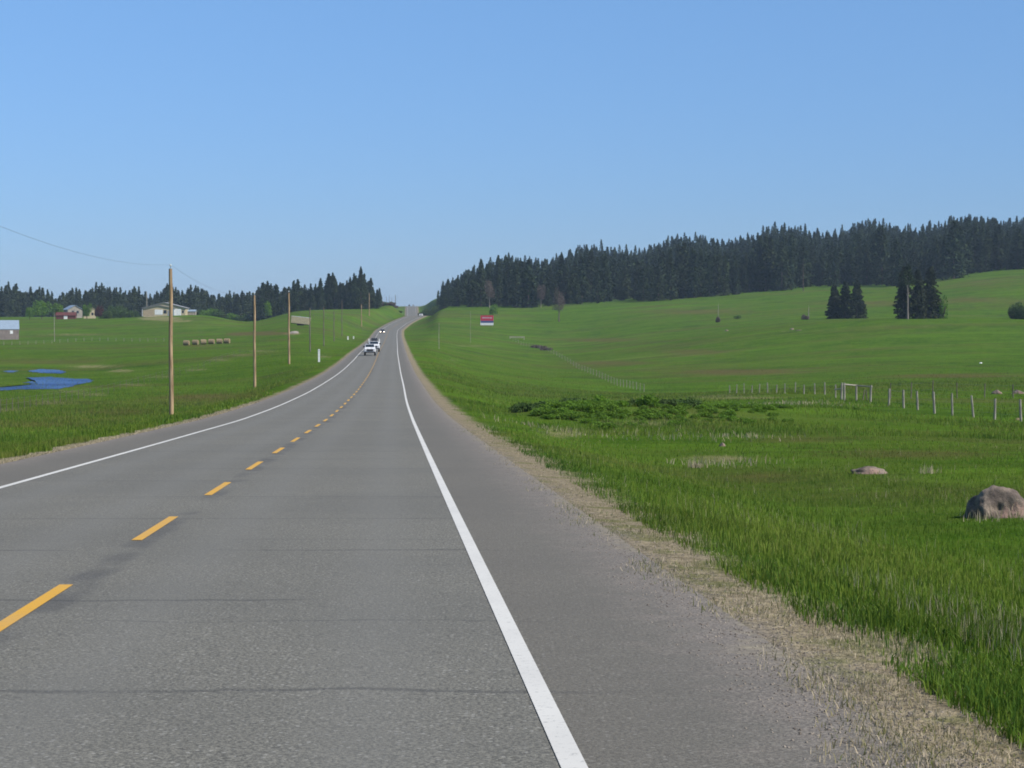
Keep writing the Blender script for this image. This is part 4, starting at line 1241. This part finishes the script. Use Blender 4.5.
# ------------------------------------------------------------------ grass
def blades(name, label, cat, n, sampler, hrange, wrange, pal, rg, lean=.35, accept=None, clump=0.0):
    X, Y = sampler(n)
    if accept is not None:
        kk = accept(X, Y); X, Y = X[kk], Y[kk]
    n = len(X)
    Z = np.where(np.abs(X - road_x(Y)) < 5.21, road_z(Y) + .022, terrain(X, Y))
    far = np.clip(Y / 30, 1, 6)
    h = rg.uniform(*hrange, n) * (1 + .25 * np.sin(X * 1.7 + Y * .9) * np.sin(Y * .8)) 
    w = rg.uniform(*wrange, n) * far ** .9
    a = rg.uniform(0, 2 * np.pi, n)
    dx, dy = np.cos(a) * w, np.sin(a) * w
    b = rg.uniform(0, 2 * np.pi, n); l = rg.uniform(0, 1, n) ** 1.3 * lean * h
    lx, ly = np.cos(b) * l, np.sin(b) * l
    Z = Z - .02
    V = np.empty((n, 5, 3), np.float32)
    V[:, 0] = np.stack([X - dx, Y - dy, Z], 1); V[:, 1] = np.stack([X + dx, Y + dy, Z], 1)
    V[:, 2] = np.stack([X + dx * .7 + lx * .35, Y + dy * .7 + ly * .35, Z + h * .6], 1)
    V[:, 3] = np.stack([X - dx * .7 + lx * .35, Y - dy * .7 + ly * .35, Z + h * .6], 1)
    V[:, 4] = np.stack([X + lx, Y + ly, Z + h * (1 - .3 * (l / np.maximum(h, .01)))], 1)
    base = (np.arange(n) * 5)[:, None]
    f = np.concatenate([base + np.array([0, 1, 2, 3]), base + np.array([3, 2, 4])], 1).ravel()
    nv = np.tile([4, 3], n)
    o = np_mesh(name, V.reshape(-1, 3), f, nv, M['blade'])
    pal = np.array(pal, np.float32)
    # broad patches of one tint or another, as the sward really grows
    ph = (np.sin(X * .55 + 1.1 * np.sin(Y * .13)) + np.sin(Y * .21 + X * .23 + 2)) * .25 + .5
    idx = np.clip((ph * .55 + rg.uniform(0, 1, n) * .6 - .08) * len(pal), 0, len(pal) - 1).astype(int)
    col = pal[idx] * rg.uniform(.8, 1.2, (n, 1))
    if pal[0][1] > pal[0][0]:      # patchy sward: some areas drier, some lusher
        q = (np.sin(X * .31 + 1.7 * np.sin(Y * .19)) * np.sin(Y * .27 + 1.3 * np.sin(X * .23)) + .5 * np.sin(X * .9 + Y * .5) * np.sin(Y * .7 - X * .4))
        dryk = np.clip((q + rg.normal(0, .35, n) - .35) * .9, 0, .55)[:, None]
        col = col * (1 - dryk) + np.array((.19, .18, .05)) * dryk
        col = col * (1 - .22 * np.clip(-q - .2, 0, 1))[:, None]
    if hrange[1] > .1 and pal.shape[0] >= 5 and pal[0][1] > pal[0][0]:
        for lst, cc in ((BRN, (.14, .115, .04)), (DRY, (.34, .30, .16))):
            d = np.clip((patches(lst, X, Y, Z) + rg.normal(0, .22, n)) * 1.5 - .5, 0, .85)[:, None]
            d = np.where(patches(lst, X, Y, Z)[:, None] > .15, d, 0)
            col = col * (1 - d) + np.array(cc) * rg.uniform(.75, 1.25, (n, 1)) * d
    col4 = np.concatenate([col, np.ones((n, 1))], 1).astype(np.float32)
    ca = o.data.color_attributes.new('tint', 'FLOAT_COLOR', 'POINT')
    ca.data.foreach_set('color', np.repeat(col4, 5, axis=0).ravel())
    return tag(o, label, cat, kind='stuff')

r4 = np.random.default_rng(21)
def smp_right(y0, y1, e0, umax=1180, p=1.0):
    def f(n):
        # density falls with distance so it stays even in view
        q = r4.uniform(0, 1, n); Y = 1 / (1 / y0 + q * (1 / y1 - 1 / y0))
        rx = road_x(Y) + 5.2 + e0
        xm = (umax - 512) * Y / F + 1.0
        X = rx + (xm - rx) * r4.uniform(0, 1, n)
        k = xm > rx
        return X[k], Y[k]
    return f
def smp_left(y0, y1, e0, umin=-160):
    def f(n):
        q = r4.uniform(0, 1, n); Y = 1 / (1 / y0 + q * (1 / y1 - 1 / y0))
        rx = road_x(Y) - 5.2 - e0
        xm = (umin - 512) * Y / F - 1.0
        X = xm + (rx - xm) * r4.uniform(0, 1, n)
        k = xm < rx
        return X[k], Y[k]
    return f
def wob(X, Y): return .35 * np.sin(Y * .83) + .28 * np.sin(Y * 2.1 + X) + .2 * np.sin(Y * .31)
def edge_of(X, Y): return np.abs(X - road_x(Y)) - 5.2
G1 = [(.070, .142, .016), (.090, .168, .018), (.118, .190, .020), (.150, .212, .025), (.18, .225, .040)]
G2 = [(.052, .120, .016), (.070, .140, .018), (.098, .165, .020)]
ST = [(.34, .28, .17), (.42, .35, .23), (.50, .42, .29), (.28, .25, .12)]
STG = ST + [(.13, .15, .04), (.09, .13, .03)]
SW = 1.0     # where the sward starts beyond the pavement
blades('meadow_grass', 'green meadow grass covering the field right of the road', 'grass', 300000, smp_right(7.5, 110, .5, 1380), (.04, .15), (.003, .006), G1, r4, .6,
       lambda X, Y: edge_of(X, Y) + .8 * wob(X, Y) + .42 * r4.normal(0, 1, len(X)) > SW)
blades('meadow_grass', 'green pasture grass round and behind the overgrown bank', 'grass', 90000, smp_right(85, 300, 1.2), (.12, .30), (.003, .005), G1, r4, .5,
       lambda X, Y: np.sin(X * .35 + 2 * np.sin(Y * .11)) + np.sin(Y * .13 + X * .2) + r4.normal(0, .8, len(X)) > -.2)
blades('pasture_grass', 'rough tussocky pasture grass across the far fields on the right', 'grass', 110000, smp_right(200, 900, 3), (.12, .34), (.002, .004), G1 + [(.04, .085, .014), (.12, .15, .04)], r4, .5)
blades('pasture_grass', 'rough tussocky pasture grass across the far fields on the left', 'grass', 90000, smp_left(120, 900, 2), (.12, .34), (.002, .004), G1 + [(.04, .085, .014), (.12, .15, .04)], r4, .5)
blades('verge_grass', 'taller dark green grass in a strip along the right verge', 'grass', 26000,
       lambda n: (lambda Y: (road_x(Y) + 5.2 + SW - .45 + np.abs(r4.normal(0, .40, n)) , Y))(1 / (1 / 7 + r4.uniform(0, 1, n) * (1 / 75 - 1 / 7))), (.04, .14), (.004, .007), G2, r4, .6,
       lambda X, Y: edge_of(X, Y) + .8 * wob(X, Y) + .42 * r4.normal(0, 1, len(X)) > SW)
blades('dry_grass', 'dry straw-coloured grass between the right pavement edge and the green grass', 'dry grass', 90000,
       lambda n: (lambda Y: (road_x(Y) + 5.2 + r4.uniform(-.75, 1.6, n) , Y))(1 / (1 / 6.5 + r4.uniform(0, 1, n) * (1 / 75 - 1 / 6.5))), (.02, .08), (.0018, .004), STG, r4, 1.5,
       lambda X, Y: (X - road_x(Y) - 5.2 + .4 * wob(X, Y) > -.30 + .8 * r4.uniform(0, 1, len(X)) ** 1.5) & (edge_of(X, Y) + .8 * wob(X, Y) < SW + .35 * r4.normal(0, 1, len(X))) & (np.sin(X * 5 + Y * 1.1) + np.sin(Y * 3.3 - X * 2) + r4.normal(0, .9, len(X)) > -.6))
blades('dry_grass', 'scattered pale seed stalks standing in the green field on the right', 'dry grass', 9000, smp_right(9, 130, 1.4), (.08, .23), (.0012, .0025), ST, r4, .4,
       lambda X, Y: (np.sin(X * .8 + 2 * np.sin(Y * .35)) + np.sin(Y * .42 + X * .5) + r4.normal(0, .8, len(X)) > .1))
def tuft(u, Y, n, r): 
    p = at(u, Y)
    return p.x + r4.normal(0, r, n), p.y + r4.normal(0, r * 1.4, n)
tx, ty = zip(*[tuft(u, Y, n, r) for u, Y, n, r in ((697, 56, 70, .12), (716, 58, 60, .7), (735, 57, 60, .7), (930, 51, 40, .2), (545, 88, 60, .9), (620, 84, 80, 2.2), (655, 87, 70, 2.0), (700, 82, 60, 2.0), (1010, 34.0, 36, .3), (985, 33.9, 26, .2), (740, 83, 70, .9), (790, 150, 300, 2.5))])
TX, TY_ = np.concatenate(tx), np.concatenate(ty)
blades('dry_grass', 'pale dry tussocks scattered in the grass near the overgrown bank', 'dry grass', len(TX), lambda n: (TX, TY_), (.12, .30), (.004, .007), ST, r4, .6)
blades('meadow_grass', 'green grass of the field beside the left pavement', 'grass', 80000, smp_left(36, 150, .2), (.10, .28), (.004, .007), G1, r4, .5,
       lambda X, Y: edge_of(X, Y) + .4 * wob(X, Y) > .5)
blades('dry_grass', 'dry straw strip along the left pavement edge', 'dry grass', 22000,
       lambda n: (lambda Y: (road_x(Y) - 5.2 - r4.uniform(.0, .7, n) , Y))(1 / (1 / 36 + r4.uniform(0, 1, n) * (1 / 120 - 1 / 36))), (.02, .07), (.003, .006), ST, r4, 1.3)

# loose gravel on the right pavement edge
n = 3800
Y = 1 / (1 / 8 + r4.uniform(0, 1, n) * (1 / 40 - 1 / 8)); X = road_x(Y) + 5.2 + r4.normal(-.05, .26, n)
ed = X - road_x(Y) - 5.2
Z = np.where(ed < 0, road_z(Y) + .004, terrain(X, Y))
sz = r4.uniform(.004, .013, n)
oct_ = np.array([(1, 0, 0), (0, 1, 0), (-1, 0, 0), (0, -1, 0), (0, 0, .8), (0, 0, -.5)])
V = (np.stack([X, Y, Z], 1)[:, None, :] + oct_[None] * sz[:, None, None] * r4.uniform(.6, 1.3, (n, 6, 1)))
fc = np.array([0, 1, 4, 1, 2, 4, 2, 3, 4, 3, 0, 4, 1, 0, 5, 2, 1, 5, 3, 2, 5, 0, 3, 5])
FFl = ((np.arange(n) * 6)[:, None] + fc[None]).ravel()
gr = np_mesh('gravel', V.reshape(-1, 3), FFl, np.full(n * 8, 3), varied('gravel_stone', (.13, .11, .09), (.30, .26, .21), 9.0))
tag(gr, 'loose grey gravel scattered along the right pavement edge', 'gravel', kind='stuff')

# ------------------------------------------------------------------ haze
if True:
    m = MB(); m.box(-5600, 5600, -80, 9050, -30, 125)
    hz = m.build('haze', None)
    hz.data.materials.clear()
    hm = bpy.data.materials.new('haze'); hm.use_nodes = True
    nt = hm.node_tree; nt.nodes.remove(nt.nodes['Principled BSDF'])
    pv = nt.nodes.new('ShaderNodeVolumePrincipled')
    pv.inputs['Color'].default_value = (.62, .80, 1.0, 1)
    pv.inputs['Density'].default_value = 0.00009
    nt.links.new(pv.outputs[0], nt.nodes['Material Output'].inputs['Volume'])
    hz.data.materials.append(hm)
    tag(hz, kind='stuff')
